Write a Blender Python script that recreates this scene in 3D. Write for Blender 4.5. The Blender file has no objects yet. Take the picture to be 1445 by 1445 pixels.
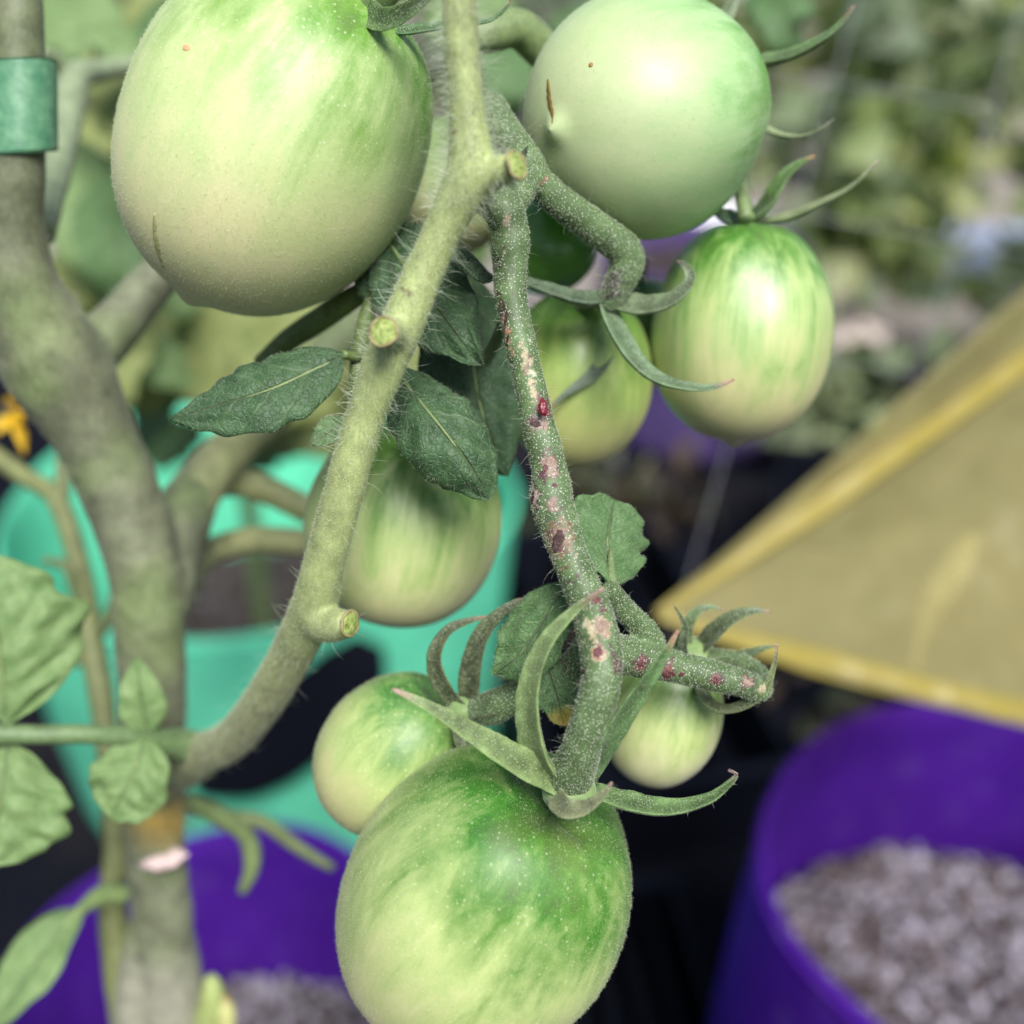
import bpy, math, random
import numpy as np
from mathutils import Vector, Matrix, noise, kdtree

random.seed(7); RNG = np.random.default_rng(7)
sc = bpy.context.scene
COL = sc.collection

# ------------------------------------------------------------------ camera
PITCH = math.radians(30.0)
CAM = Vector((0.0, 0.0, 0.80))
FPX = 1550.0                      # focal length in photo pixels (photo is 1445 square)
cam_d = bpy.data.cameras.new('camera'); cam = bpy.data.objects.new('camera', cam_d); COL.objects.link(cam)
cam.location = CAM; cam.rotation_euler = (math.pi/2 - PITCH, 0, 0)
cam_d.sensor_width = 36; cam_d.lens = 36*FPX/1445
cam_d.clip_start = 0.01; cam_d.clip_end = 400
cam_d.dof.use_dof = True; cam_d.dof.focus_distance = 0.166
cam_d.dof.aperture_fstop = cam_d.lens/4.8      # 4.8 mm aperture, as on a phone
sc.camera = cam

# ------------------------------------------------------------------ light
SUN_EL, SUN_AZ = math.radians(54), math.radians(162)   # azimuth clockwise from +Y: behind the camera, a little right
w = bpy.data.worlds.new('World'); sc.world = w; w.use_nodes = True
nt = w.node_tree; nt.nodes.clear()
sky = nt.nodes.new('ShaderNodeTexSky'); sky.sky_type = 'NISHITA'; sky.sun_disc = False
sky.sun_elevation = SUN_EL; sky.sun_rotation = SUN_AZ
sky.air_density = 1.0; sky.dust_density = 1.6; sky.ozone_density = 0.8
bg = nt.nodes.new('ShaderNodeBackground'); bg.inputs[1].default_value = 0.078
wo = nt.nodes.new('ShaderNodeOutputWorld')
nt.links.new(sky.outputs[0], bg.inputs[0]); nt.links.new(bg.outputs[0], wo.inputs[0])
sd = bpy.data.lights.new('sun', 'SUN'); sun = bpy.data.objects.new('sun', sd); COL.objects.link(sun)
sd.energy = 4.4; sd.angle = math.radians(30); sd.color = (1.0, 0.98, 0.955)
sdir = Vector((math.sin(SUN_AZ)*math.cos(SUN_EL), math.cos(SUN_AZ)*math.cos(SUN_EL), math.sin(SUN_EL)))
sun.rotation_euler = sdir.to_track_quat('Z', 'Y').to_euler()
sc.view_settings.view_transform = 'Standard'; sc.view_settings.look = 'None'
sc.view_settings.gamma = 1; sc.view_settings.use_curve_mapping = False
sc.view_settings.exposure = 0.48
sc.render.engine = 'CYCLES'
sc.cycles.use_denoising = True
sc.cycles.max_bounces = 8; sc.cycles.transparent_max_bounces = 8
sc.cycles.sample_clamp_indirect = 6

# ------------------------------------------------------------------ pixels to places
CR = Vector((1, 0, 0)); CU = Vector((0, math.sin(PITCH), math.cos(PITCH))); CF = Vector((0, math.cos(PITCH), -math.sin(PITCH)))
def P(px, py, D):
    px, py, D = float(px), float(py), float(D)
    return CAM + D*(CF + ((px-722.5)/FPX)*CR + ((722.5-py)/FPX)*CU)
def CD(x, y, z):                    # direction: right, up, towards the viewer
    return (x*CR + y*CU - z*CF).normalized()

# ------------------------------------------------------------------ object helpers
def link(o, parent=None):
    COL.objects.link(o)
    if parent is not None: o.parent = parent
    return o
def tag(o, label=None, cat=None, group=None, kind=None):
    if label: o['label'] = label
    if cat: o['category'] = cat
    if group: o['group'] = group
    if kind: o['kind'] = kind
    return o
def empty(name, loc, label, cat, group=None):
    o = bpy.data.objects.new(name, None); o.empty_display_size = 0.01; link(o); o.location = loc
    return tag(o, label, cat, group)
def root_loc(parent):
    if parent is None: return Vector((0, 0, 0))
    p = parent; s = Vector((0, 0, 0))
    while p is not None: s = s + p.location; p = p.parent
    return s
def mesh_np(name, V, Fc, mat, parent=None, smooth=True, cols=None, attrs=None, origin=None):
    """V world coordinates (n,3), Fc list of faces or (m,3)/(m,4) array"""
    V = np.asarray(V, dtype=np.float64)
    off = root_loc(parent)
    o_loc = Vector((0, 0, 0))
    if parent is None and origin is not None: off = Vector(origin); o_loc = off
    V = V - np.array(off)
    me = bpy.data.meshes.new(name)
    if isinstance(Fc, np.ndarray):
        m, k = Fc.shape
        me.vertices.add(len(V)); me.vertices.foreach_set('co', V.astype(np.float32).ravel())
        me.loops.add(m*k); me.loops.foreach_set('vertex_index', Fc.astype(np.int32).ravel())
        me.polygons.add(m); me.polygons.foreach_set('loop_start', np.arange(0, m*k, k, dtype=np.int32))
        me.update(calc_edges=True)
    else:
        me.from_pydata(V.tolist(), [], Fc)
    me.polygons.foreach_set('use_smooth', np.full(len(me.polygons), smooth))
    if cols is not None:
        a = me.color_attributes.new('Col', 'FLOAT_COLOR', 'POINT')
        c4 = np.ones((len(V), 4), np.float32); c4[:, :3] = cols; a.data.foreach_set('color', c4.ravel())
    for k, v in (attrs or {}).items():
        v = np.asarray(v, np.float32)
        if v.ndim == 1: a = me.attributes.new(k, 'FLOAT', 'POINT'); a.data.foreach_set('value', v)
        else: a = me.attributes.new(k, 'FLOAT_VECTOR', 'POINT'); a.data.foreach_set('vector', v.ravel())
    if mat is not None: me.materials.append(mat)
    me.update()
    o = bpy.data.objects.new(name, me); o.location = o_loc
    return link(o, parent)

# ------------------------------------------------------------------ material helpers
class NB:
    def __init__(s, name):
        s.m = bpy.data.materials.new(name); s.m.use_nodes = True; s.t = s.m.node_tree; s.t.nodes.clear()
        s.out = s.t.nodes.new('ShaderNodeOutputMaterial')
    def n(s, typ, **kw):
        nd = s.t.nodes.new('ShaderNode'+typ)
        for k, v in kw.items():
            if k.startswith('i_'):
                key = k[2:]; key = int(key) if key.isdigit() else key.replace('_', ' ')
                s.set(nd.inputs[key], v)
            else: setattr(nd, k, v)
        return nd
    def set(s, sock, v):
        if isinstance(v, bpy.types.NodeSocket): s.t.links.new(v, sock)
        else: sock.default_value = v
    def noise(s, vec=None, scale=5, detail=4, rough=.55, dist=0):
        nd = s.n('TexNoise', i_Scale=scale, i_Detail=detail, i_Roughness=rough, i_Distortion=dist)
        if vec is not None: s.set(nd.inputs['Vector'], vec)
        return nd.outputs['Fac']
    def obj(s): return s.n('TexCoord').outputs['Object']
    def attr(s, name, out='Fac'): return s.n('Attribute', attribute_name=name).outputs[out]
    def ramp(s, fac, stops, interp='LINEAR'):
        nd = s.n('ValToRGB', i_0=fac); cr = nd.color_ramp; cr.interpolation = interp
        while len(cr.elements) < len(stops): cr.elements.new(.5)
        for e, (p, c) in zip(cr.elements, stops):
            e.position = p; e.color = (c, c, c, 1) if isinstance(c, (int, float)) else (*c, 1)
        return nd.outputs['Color']
    def mix(s, fac, a, b, mode='MIX'):
        nd = s.n('Mix', data_type='RGBA', blend_type=mode)
        s.set(nd.inputs[0], fac); 
        for i, v in ((6, a), (7, b)):
            if isinstance(v, tuple) and len(v) == 3: v = (*v, 1)
            s.set(nd.inputs[i], v)
        return nd.outputs[2]
    def math(s, op, a, b=0.0, c=None, clamp=False):
        nd = s.n('Math', operation=op, use_clamp=clamp); s.set(nd.inputs[0], a); s.set(nd.inputs[1], b)
        if c is not None: s.set(nd.inputs[2], c)
        return nd.outputs[0]
    def vmul(s, a, v):
        nd = s.n('VectorMath', operation='MULTIPLY'); s.set(nd.inputs[0], a); s.set(nd.inputs[1], v); return nd.outputs[0]
    def dots(s, vec, scale, lo, hi, dens=None):
        v = s.n('TexVoronoi', i_Scale=scale, feature='F1'); s.set(v.inputs['Vector'], vec)
        f = s.ramp(v.outputs['Distance'], [(lo, 1.0), (hi, 0.0)])
        if dens is not None:
            sel = s.math('LESS_THAN', s.n('SeparateColor', i_0=v.outputs['Color']).outputs[0], dens)
            f = s.math('MULTIPLY', f, sel)
        return f
    def bump(s, h, strength=.3, dist=.0002, normal=None):
        nd = s.n('Bump', i_Strength=strength, i_Distance=dist, i_Height=h)
        if normal is not None: s.set(nd.inputs['Normal'], normal)
        return nd.outputs[0]
    def pbsdf(s, **kw):
        nd = s.n('BsdfPrincipled')
        for k, v in kw.items():
            if isinstance(v, tuple) and len(v) == 3 and k not in ('Subsurface_Radius', 'Normal'): v = (*v, 1)
            s.set(nd.inputs[k.replace('_', ' ')], v)
        return nd
    def done(s, sh):
        s.t.links.new(sh, s.out.inputs['Surface']); return s.m
def addsh(b, fac, a, c):
    nd = b.n('MixShader'); b.set(nd.inputs[0], fac); b.set(nd.inputs[1], a); b.set(nd.inputs[2], c); return nd.outputs[0]

def mat_tomato(name, shoulder, mid, low, speck=1.0, gl=.0, seed=0.0, rough=.42, stk=1.0, zs=1.0):
    b = NB(name); tc = b.attr('tc', 'Vector'); t = b.attr('tt')
    ob = b.obj()
    mp = b.n('Mapping', i_Vector=tc, i_Location=(seed, seed*1.7, seed*.3), i_Scale=(1, 1, 1)).outputs[0]
    streak = b.noise(b.vmul(mp, (2.9/zs**.6, 2.9/zs**.6, .75*zs)), 1.0, 4, .6, .9)          # runs along the fruit
    fine = b.noise(b.vmul(mp, (8.5, 8.5, 2.6)), 1.0, 5, .68, .8)
    blot = b.noise(ob, 90, 4, .6)
    st = b.math('ADD', b.math('MULTIPLY', b.math('SUBTRACT', streak, .5), .60*stk), b.math('MULTIPLY', b.math('SUBTRACT', fine, .5), .34))
    tt = b.math('ADD', t, st)
    tt = b.math('ADD', tt, b.math('MULTIPLY', b.math('SUBTRACT', blot, .5), .50))
    sh2 = tuple(x*.62 for x in shoulder)
    c = b.ramp(tt, [(.0, low), (.30, tuple((a+e)/2 for a, e in zip(low, mid))), (.52, mid), (.72, tuple(.45*a+.55*e for a, e in zip(mid, shoulder))), (.88, shoulder), (1.0, sh2)])
    warm = b.noise(ob, 45, 3)
    c = b.mix(b.math('MULTIPLY', b.ramp(warm, [(.45, 0.0), (.75, 1.0)]), .22), c, tuple(x*y for x, y in zip(mid, (1.12, .98, .75))))
    d1 = b.dots(ob, 1000, .06, .27, .5); d2 = b.dots(ob, 2300, .10, .34, .55)
    dm = b.math('MULTIPLY', b.math('MAXIMUM', d1, b.math('MULTIPLY', d2, .55)), speck)
    c = b.mix(b.math('MULTIPLY', dm, b.ramp(tt, [(.05, .32), (.8, .5)])), c, (.76, .81, .52))
    bd = b.dots(ob, 260, .012, .03, .35)                                  # rare tiny dark flecks
    c = b.mix(b.math('MULTIPLY', bd, .8), c, (.05, .04, .02))
    h = b.math('ADD', b.math('MULTIPLY', dm, .6), b.math('MULTIPLY', b.noise(ob, 2600, 2), .5))
    r = b.math('ADD', b.math('MULTIPLY', b.noise(ob, 300, 3), .2), rough-.06)
    p = b.pbsdf(Base_Color=c, Roughness=r, Normal=b.bump(h, .3, .00009), Subsurface_Weight=.15, Subsurface_Radius=(.9, 1.0, .35), Subsurface_Scale=.0022,
                Sheen_Weight=.05, Sheen_Roughness=.4, Coat_Weight=gl, Coat_Roughness=.32)
    p.inputs['Specular IOR Level'].default_value = .55
    return b.done(p.outputs[0])

def mat_stem(name, speck=.6, speck_col=(.72, .76, .55), tint=(1, 1, 1), sheen=.25, dens=.6, sscale=2600):
    b = NB(name); ob = b.obj(); c = b.attr('Col', 'Color')
    n1 = b.noise(ob, 260, 5, .6); n2 = b.noise(b.vmul(ob, (1, 1, .35)), 1500, 3)
    c = b.mix(1.0, c, b.ramp(n1, [(.25, .62), (.5, 1.0), (.8, 1.28)]), 'MULTIPLY')
    c = b.mix(.5, c, b.ramp(n2, [(.3, .72), (.7, 1.25)]), 'MULTIPLY')
    d = b.math('MULTIPLY', b.dots(ob, sscale, .16, .34, dens), speck)
    c = b.mix(d, c, speck_col)
    h = b.math('ADD', b.math('MULTIPLY', d, .7), b.math('ADD', b.math('MULTIPLY', n2, .6), b.math('MULTIPLY', n1, .8)))
    p = b.pbsdf(Base_Color=c, Roughness=.55, Normal=b.bump(h, .45, .00018), Subsurface_Weight=.12, Subsurface_Radius=(.8, 1, .3), Subsurface_Scale=.0012,
                Sheen_Weight=sheen, Sheen_Roughness=.35, Sheen_Tint=(.9, .95, .8))
    return b.done(p.outputs[0])

def mat_leaf(name, dark, light, back=.5, vein=(.20, .27, .10), trans=.25, sheen=.07, veins=5.0, tip=None):
    b = NB(name); ob = b.obj(); uv = b.attr('luv', 'Vector')
    sep = b.n('SeparateXYZ', i_0=uv); u, v = sep.outputs[0], sep.outputs[1]
    av = b.math('ABSOLUTE', v)
    n1 = b.noise(ob, 320, 5, .6); n2 = b.noise(ob, 1700, 3)
    c = b.mix(b.ramp(n1, [(.3, 0.0), (.72, 1.0)]), dark, light)
    ph = b.math('FRACT', b.math('ADD', b.math('MULTIPLY', b.math('SUBTRACT', u, b.math('MULTIPLY', av, .20)), veins), b.math('MULTIPLY', b.noise(ob, 150, 2), .9)))
    lat = b.ramp(b.math('ABSOLUTE', b.math('SUBTRACT', ph, .5)), [(.0, 1.0), (.10, 0.0)])
    mid = b.ramp(av, [(.0, .8), (.02, .5), (.05, 0.0)])
    net = b.n('TexVoronoi', feature='DISTANCE_TO_EDGE', i_Scale=900.0, i_Vector=ob).outputs['Distance']
    netf = b.ramp(net, [(.0, 1.0), (.12, 0.0)])
    vf = b.math('MAXIMUM', b.math('MAXIMUM', b.math('MULTIPLY', lat, .2), mid), b.math('MULTIPLY', netf, .12))
    c = b.mix(b.math('MULTIPLY', vf, .75), c, vein)
    d = b.dots(ob, 2600, .12, .28, .4)
    c = b.mix(b.math('MULTIPLY', d, .35), c, (.45, .52, .38))
    if tip: c = b.mix(b.ramp(b.math('ADD', u, b.math('MULTIPLY', b.math('SUBTRACT', n1, .5), .35)), [(.72, 0.0), (.95, 1.0)]), c, tip)
    h = b.math('SUBTRACT', b.math('ADD', b.math('MULTIPLY', n2, .5), b.math('MULTIPLY', n1, .4)), b.math('MULTIPLY', vf, 1.7))
    p = b.pbsdf(Base_Color=c, Roughness=.55, Normal=b.bump(h, .9, .0004), Sheen_Weight=sheen, Sheen_Roughness=.35)
    tr = b.n('BsdfTranslucent', i_Color=b.mix(1.0, c, (1.6, 1.9, .6), 'MULTIPLY'))
    return b.done(addsh(b, trans, p.outputs[0], tr.outputs[0]))

def mat_hair(name, col, alpha=.35):
    b = NB(name)
    p = b.pbsdf(Base_Color=col, Roughness=.35); tr = b.n('BsdfTranslucent', i_Color=(*col, 1))
    return b.done(addsh(b, alpha, p.outputs[0], tr.outputs[0]))

def mat_plain(name, col, rough=.6, nscale=200, namp=.35, bumpd=.0003, bs=.3, trans=0, spec=.5, tcol=None):
    b = NB(name); ob = b.obj(); n1 = b.noise(ob, nscale, 5, .6)
    c = b.mix(1.0, (*col, 1), b.ramp(n1, [(.25, 1-namp), (.75, 1+namp)]), 'MULTIPLY')
    p = b.pbsdf(Base_Color=c, Roughness=rough, Normal=b.bump(n1, bs, bumpd)); p.inputs['Specular IOR Level'].default_value = spec
    sh = p.outputs[0]
    if trans:
        tr = b.n('BsdfTranslucent', i_Color=(*(tcol or col), 1)); sh = addsh(b, trans, sh, tr.outputs[0])
    return b.done(sh)

# ------------------------------------------------------------------ curve / tube geometry
def catmull(pts, n):
    """pts (k,m) control rows -> n rows spaced evenly along the curve (first 3 columns = position)"""
    A = np.asarray(pts, float)
    A = np.vstack([2*A[0]-A[1], A, 2*A[-1]-A[-2]])
    out = []
    for i in range(1, len(A)-2):
        p0, p1, p2, p3 = A[i-1], A[i], A[i+1], A[i+2]
        for s in np.linspace(0, 1, 24, endpoint=False):
            out.append(.5*((2*p1)+(-p0+p2)*s+(2*p0-5*p1+4*p2-p3)*s*s+(-p0+3*p1-3*p2+p3)*s**3))
    out.append(A[-2]); out = np.array(out)
    d = np.r_[0, np.cumsum(np.linalg.norm(np.diff(out[:, :3], axis=0), axis=1))]
    q = np.linspace(0, d[-1], n)
    return np.stack([np.interp(q, d, out[:, j]) for j in range(out.shape[1])], 1)
def rows(pts):
    """(px,py,D,r_px) -> (x,y,z,r)"""
    return [[*P(p[0], p[1], p[2]), p[3]*p[2]/FPX] for p in pts]
def frames(S, hint=None):
    T = np.gradient(S[:, :3], axis=0); T /= np.linalg.norm(T, axis=1)[:, None]+1e-12
    N = np.zeros_like(T)
    h = np.array(hint if hint is not None else (0.31, 0.2, 0.93), float)
    n = h - T[0]*h.dot(T[0])
    if np.linalg.norm(n) < 1e-4: n = np.array((1., 0, 0)) - T[0]*T[0][0]
    n /= np.linalg.norm(n); N[0] = n
    for i in range(1, len(T)):
        n = N[i-1]-T[i]*N[i-1].dot(T[i])
        if hint is not None:
            g = h - T[i]*h.dot(T[i]); gl = np.linalg.norm(g)
            if gl > .25: n = n + g/gl*.15
        n /= np.linalg.norm(n); N[i] = n
    return T, N, np.cross(T, N)
def tube_geo(S, nseg=16, bump=0.05, freq=160, caps=True, flat=1.0, hint=None, chan=0.0):
    T, N, B = frames(S, hint); n = len(S)
    a = np.linspace(0, 2*math.pi, nseg, endpoint=False)
    V = np.zeros((n, nseg, 3))
    for i in range(n):
        r = S[i, 3]
        ca, sa = np.cos(a), np.sin(a)
        off = sa*flat
        if chan: off = off + chan*ca**2
        V[i] = S[i, :3] + r*(ca[:, None]*B[i] + off[:, None]*N[i])
    V = V.reshape(-1, 3)
    if bump:
        C = np.repeat(S[:, :3], nseg, 0)
        k = np.array([1+bump*noise.noise(Vector(v)*freq)+bump*.5*noise.noise(Vector(v)*freq*2.7+Vector((9, 3, 1))) for v in V])
        V = C+(V-C)*k[:, None]
    Fc = []
    for i in range(n-1):
        for j in range(nseg):
            j2 = (j+1) % nseg
            Fc.append((i*nseg+j, i*nseg+j2, (i+1)*nseg+j2, (i+1)*nseg+j))
    if caps:
        V = np.vstack([V, S[0, :3], S[-1, :3]]); c0, c1 = len(V)-2, len(V)-1
        for j in range(nseg):
            j2 = (j+1) % nseg
            Fc.append((c0, j2, j)); Fc.append((c1, (n-1)*nseg+j, (n-1)*nseg+j2))
    return V, Fc
def tube(name, pts, mat, parent, col=(.2, .25, .1), nseg=16, n=40, bump=.06, freq=160, flat=1.0, hint=None, chan=0.0, tipcol=None, world=False, colfn=None):
    S = catmull(pts if world else rows(pts), n)
    V, Fc = tube_geo(S, nseg, bump, freq, True, flat, hint, chan)
    t = np.r_[np.repeat(np.linspace(0, 1, n), nseg), 0, 1]
    C = np.tile(np.array(col, float), (len(V), 1))
    if tipcol is not None:
        f = np.clip((t-.86)/.12, 0, 1)[:, None]; C = C*(1-f)+np.array(tipcol)*f
    return mesh_np(name, V, Fc, mat, parent, cols=C), S

def union_mesh(tubes, voxel, nseg=20, bump=.05, freq=170, smooth=4):
    """several overlapping tubes fused into one continuous skin -> verts, faces, spline samples"""
    VV, FF, off, SS = [], [], 0, []
    for pts in tubes:
        ln = sum((P(*a[:3])-P(*b_[:3])).length for a, b_ in zip(pts[:-1], pts[1:]))
        S = catmull(rows(pts), max(8, int(ln/.0012))); SS.append(S)
        V, Fc = tube_geo(S, nseg, bump, freq)
        VV.append(V); FF += [tuple(i+off for i in f) for f in Fc]; off += len(V)
    me = bpy.data.meshes.new('tmp'); me.from_pydata(np.vstack(VV).tolist(), [], FF); me.update()
    o = bpy.data.objects.new('tmp', me); COL.objects.link(o)
    m = o.modifiers.new('r', 'REMESH'); m.mode = 'VOXEL'; m.voxel_size = voxel
    s = o.modifiers.new('s', 'SMOOTH'); s.factor = .5; s.iterations = smooth
    dg = bpy.context.evaluated_depsgraph_get(); ev = o.evaluated_get(dg); m2 = ev.to_mesh()
    V = np.zeros(len(m2.vertices)*3); m2.vertices.foreach_get('co', V); V = V.reshape(-1, 3)
    N = np.zeros(len(m2.vertices)*3); m2.vertices.foreach_get('normal', N); N = N.reshape(-1, 3)
    Fc = [tuple(p.vertices) for p in m2.polygons]
    ev.to_mesh_clear(); bpy.data.objects.remove(o); bpy.data.meshes.remove(me)
    return V, N, Fc, SS
def project(V):
    d = V-np.array(CAM); z = d@np.array(CF)
    return 722.5+FPX*(d@np.array(CR))/z, 722.5-FPX*(d@np.array(CU))/z, z

# ------------------------------------------------------------------ hairs
def tri_sample(o, count, weight=None):
    me = o.data; me.calc_loop_triangles()
    nT = len(me.loop_triangles)
    T = np.zeros(nT*3, np.int32); me.loop_triangles.foreach_get('vertices', T); T = T.reshape(-1, 3)
    V = np.zeros(len(me.vertices)*3); me.vertices.foreach_get('co', V); V = V.reshape(-1, 3)
    VN = np.zeros(len(me.vertices)*3); me.vertices.foreach_get('normal', VN); VN = VN.reshape(-1, 3)
    V = V+np.array(root_loc(o.parent) + o.location)
    A = np.linalg.norm(np.cross(V[T[:, 1]]-V[T[:, 0]], V[T[:, 2]]-V[T[:, 0]]), axis=1)
    if weight is not None: A = A*weight(V[T].mean(1))
    idx = RNG.choice(nT, count, p=A/A.sum()); r1 = np.sqrt(RNG.random(count)); r2 = RNG.random(count)
    w = np.stack([1-r1, r1*(1-r2), r1*r2], 1)
    p = (V[T[idx]]*w[:, :, None]).sum(1); n = (VN[T[idx]]*w[:, :, None]).sum(1)
    return p, n/(np.linalg.norm(n, axis=1)[:, None]+1e-9)
def hairs(name, o, count, length, rad, mat, parent, tilt=.35, curl=.5, segs=2, bulb=0.0, weight=None, grav=-.1):
    p, n = tri_sample(o, count, weight)
    L = length[0]+(length[1]-length[0])*RNG.random(count)**1.6
    d = n+tilt*RNG.normal(size=(count, 3)); d /= np.linalg.norm(d, axis=1)[:, None]
    c = curl*RNG.normal(size=(count, 3))*.5; c[:, 2] += grav; c -= d*(c*d).sum(1)[:, None]
    s1 = np.cross(d, np.array((.3, .5, .81))); s1 /= np.linalg.norm(s1, axis=1)[:, None]; s2 = np.cross(d, s1)
    V = []
    for k in range(segs):
        t = k/segs; ctr = p-n*.00003 + L[:, None]*(d*t+c*t*t)
        r = rad*(1-.6*t)
        if bulb and k == segs-1: r = rad*bulb
        for a in (0, 2.094, 4.189):
            V.append(ctr+r*(math.cos(a)*s1+math.sin(a)*s2))
    V.append(p+L[:, None]*(d+c))
    V = np.stack(V, 1); m = 3*segs+1
    tri = []
    for k in range(segs-1):
        for j in range(3):
            a, b_ = 3*k+j, 3*k+(j+1) % 3; tri += [(a, b_, b_+3), (a, b_+3, a+3)]
    for j in range(3): tri.append((3*(segs-1)+j, 3*(segs-1)+(j+1) % 3, m-1))
    tri = np.array(tri); Fc = (tri[None]+(np.arange(count)*m)[:, None, None]).reshape(-1, 3)
    ob = mesh_np(name, V.reshape(-1, 3), Fc, mat, parent); ob['kind'] = 'stuff'
    return ob

# ------------------------------------------------------------------ leaves
def leaf(parent, mid, width, mat, hint=(0, 0, 1), lobes=5, serr=.12, fold=.25, droop=.1, wr=.05, nu=44, nv=18, wide=.38, seed=0, name='leaf', asym=1.0, rib=True, round_tip=0.0, ribcol=(.16, .22, .08)):
    """mid: (px,py,D) rows base->tip; width: half width in px; hint: face direction (right, up, towards viewer)"""
    Dm = sum(m[2] for m in mid)/len(mid)
    S = catmull([[*P(*m), 0.0] for m in mid], nu)
    T, N, B = frames(S, np.array(CD(*hint)))
    hw = width*Dm/FPX; ln = np.linalg.norm(np.diff(S[:, :3], axis=0), axis=1).sum()
    rs = random.Random(seed*13+5); ph = [rs.random()*6.28 for _ in range(6)]
    u = np.linspace(0, 1, nu); v = np.linspace(-1, 1, nv)
    p = math.log(.5)/math.log(wide)
    prof = np.sin(math.pi*np.clip(u, 0, 1)**p)**(.8-.35*round_tip)
    prof = np.maximum(prof, .02*(1-u))
    V = np.zeros((nu, nv, 3)); luv = np.zeros((nu, nv, 3))
    for i in range(nu):
        for j in range(nv):
            s = v[j]; side = 0 if s < 0 else 1
            q = u[i]*lobes+ph[side]
            serr_ = serr*.6; e = 1+serr_*(abs(math.sin(q*math.pi))-.5)*1.6*abs(s)**3 + serr_*.5*math.sin(q*9.3+ph[2+side])*abs(s)**4
            ww = hw*prof[i]*e*(asym if s > 0 else 1)
            x = s*ww
            lat = ((u[i]-.20*abs(s))*5.0+.5*noise.noise(Vector((u[i]*4, s*2, seed+.5)))) % 1.0
            quilt = math.cos((lat-.5)*2*math.pi)*-.62
            z = fold*abs(s)*ww - droop*hw*s*s*prof[i] + wr*hw*(quilt*(.25+abs(s))*min(1, 4*(1-abs(s))+.2)*prof[i]) 
            z += wr*1.5*hw*noise.noise(Vector((u[i]*9+seed, s*4.5, 3.3*seed)))*(.2+abs(s)) + wr*2.6*hw*noise.noise(Vector((u[i]*3.1+seed*3.3, s*1.6, seed)))*(.25+abs(s))
            z -= .10*hw*math.exp(-(s/.10)**2)*prof[i]
            sh = ww*.22*abs(s)
            V[i, j] = S[i, :3]+B[i]*x+N[i]*z+T[i]*sh
            luv[i, j] = (u[i], s, 0)
    V = V.reshape(-1, 3); m = len(V); th = .00022
    VN = np.repeat(N, nv, 0)
    VV = np.vstack([V, V-VN*th]); Fc = []
    for i in range(nu-1):
        for j in range(nv-1):
            a = i*nv+j; Fc.append((a, a+1, a+nv+1, a+nv)); Fc.append((m+a, m+a+nv, m+a+nv+1, m+a+1))
    for i in range(nu-1):
        a = i*nv; Fc.append((a, a+nv, m+a+nv, m+a)); a = i*nv+nv-1; Fc.append((a, m+a, m+a+nv, a+nv))
    o = mesh_np(name, VV, Fc, mat, parent, attrs={'luv': np.vstack([luv.reshape(-1, 3)]*2)})
    if rib:
        R = S.copy(); R[:, :3] -= N*(.00025+hw*.06); R[:, 3] = hw*.04*(1-.8*u)+.00006
        V2, F2 = tube_geo(R[:nu-3], 8, 0); C = np.tile(np.array(ribcol), (len(V2), 1))
        mesh_np('midrib', V2, F2, M['stem_soft'], o, cols=C)
    return o

# ------------------------------------------------------------------ materials
M = {}
M['stem_side'] = mat_stem('side_stem_skin', .75, (.62, .68, .40), sheen=.12, dens=.8, sscale=3000)
M['stem_truss'] = mat_stem('truss_skin', .62, (.74, .77, .64), sheen=.08, dens=.75, sscale=2500)
M['stem_main'] = mat_stem('main_stem_skin', .3, (.4, .42, .3), sheen=.12, dens=.5, sscale=2000)
M['stem_soft'] = mat_stem('petiole_skin', .35, (.5, .56, .36), sheen=.1, dens=.6)
M['sepal'] = mat_stem('sepal_skin', .6, (.50, .57, .38), sheen=.08, dens=.8, sscale=3200)
M['leaf_dark'] = mat_leaf('dark_leaf', (.018, .055, .018), (.055, .125, .046), trans=.14)
M['leaf_mid'] = mat_leaf('mid_leaf', (.06, .14, .04), (.12, .22, .08), trans=.2)
M['leaf_pale'] = mat_leaf('pale_leaf', (.15, .26, .085), (.26, .37, .15), trans=.28, vein=(.3, .38, .2))
M['leaf_tip'] = mat_leaf('leaf_with_yellow_tip', (.04, .10, .03), (.07, .15, .05), trans=.15, tip=(.42, .32, .04))
M['leaf_olive'] = mat_leaf('olive_leaf', (.24, .29, .09), (.40, .43, .18), trans=.40, vein=(.3, .34, .16))
M['hair'] = mat_hair('pale_hair', (.74, .80, .62))
M['hair_green'] = mat_hair('green_hair', (.45, .55, .28))
M['fuzz'] = mat_hair('fruit_fuzz', (.66, .72, .46))
b = NB('cut_pith'); ob = b.obj(); n1 = b.noise(ob, 1300, 5, .65)
M['cut'] = b.done(b.pbsdf(Base_Color=b.ramp(n1, [(.32, (.16, .12, .04)), (.45, (.24, .33, .07)), (.62, (.42, .50, .16))]), Roughness=.35, Normal=b.bump(n1, .9, .0006)).outputs[0])
M['cut_dry'] = mat_plain('dry_cut', (.62, .47, .44), .6, 500, .3)

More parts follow.
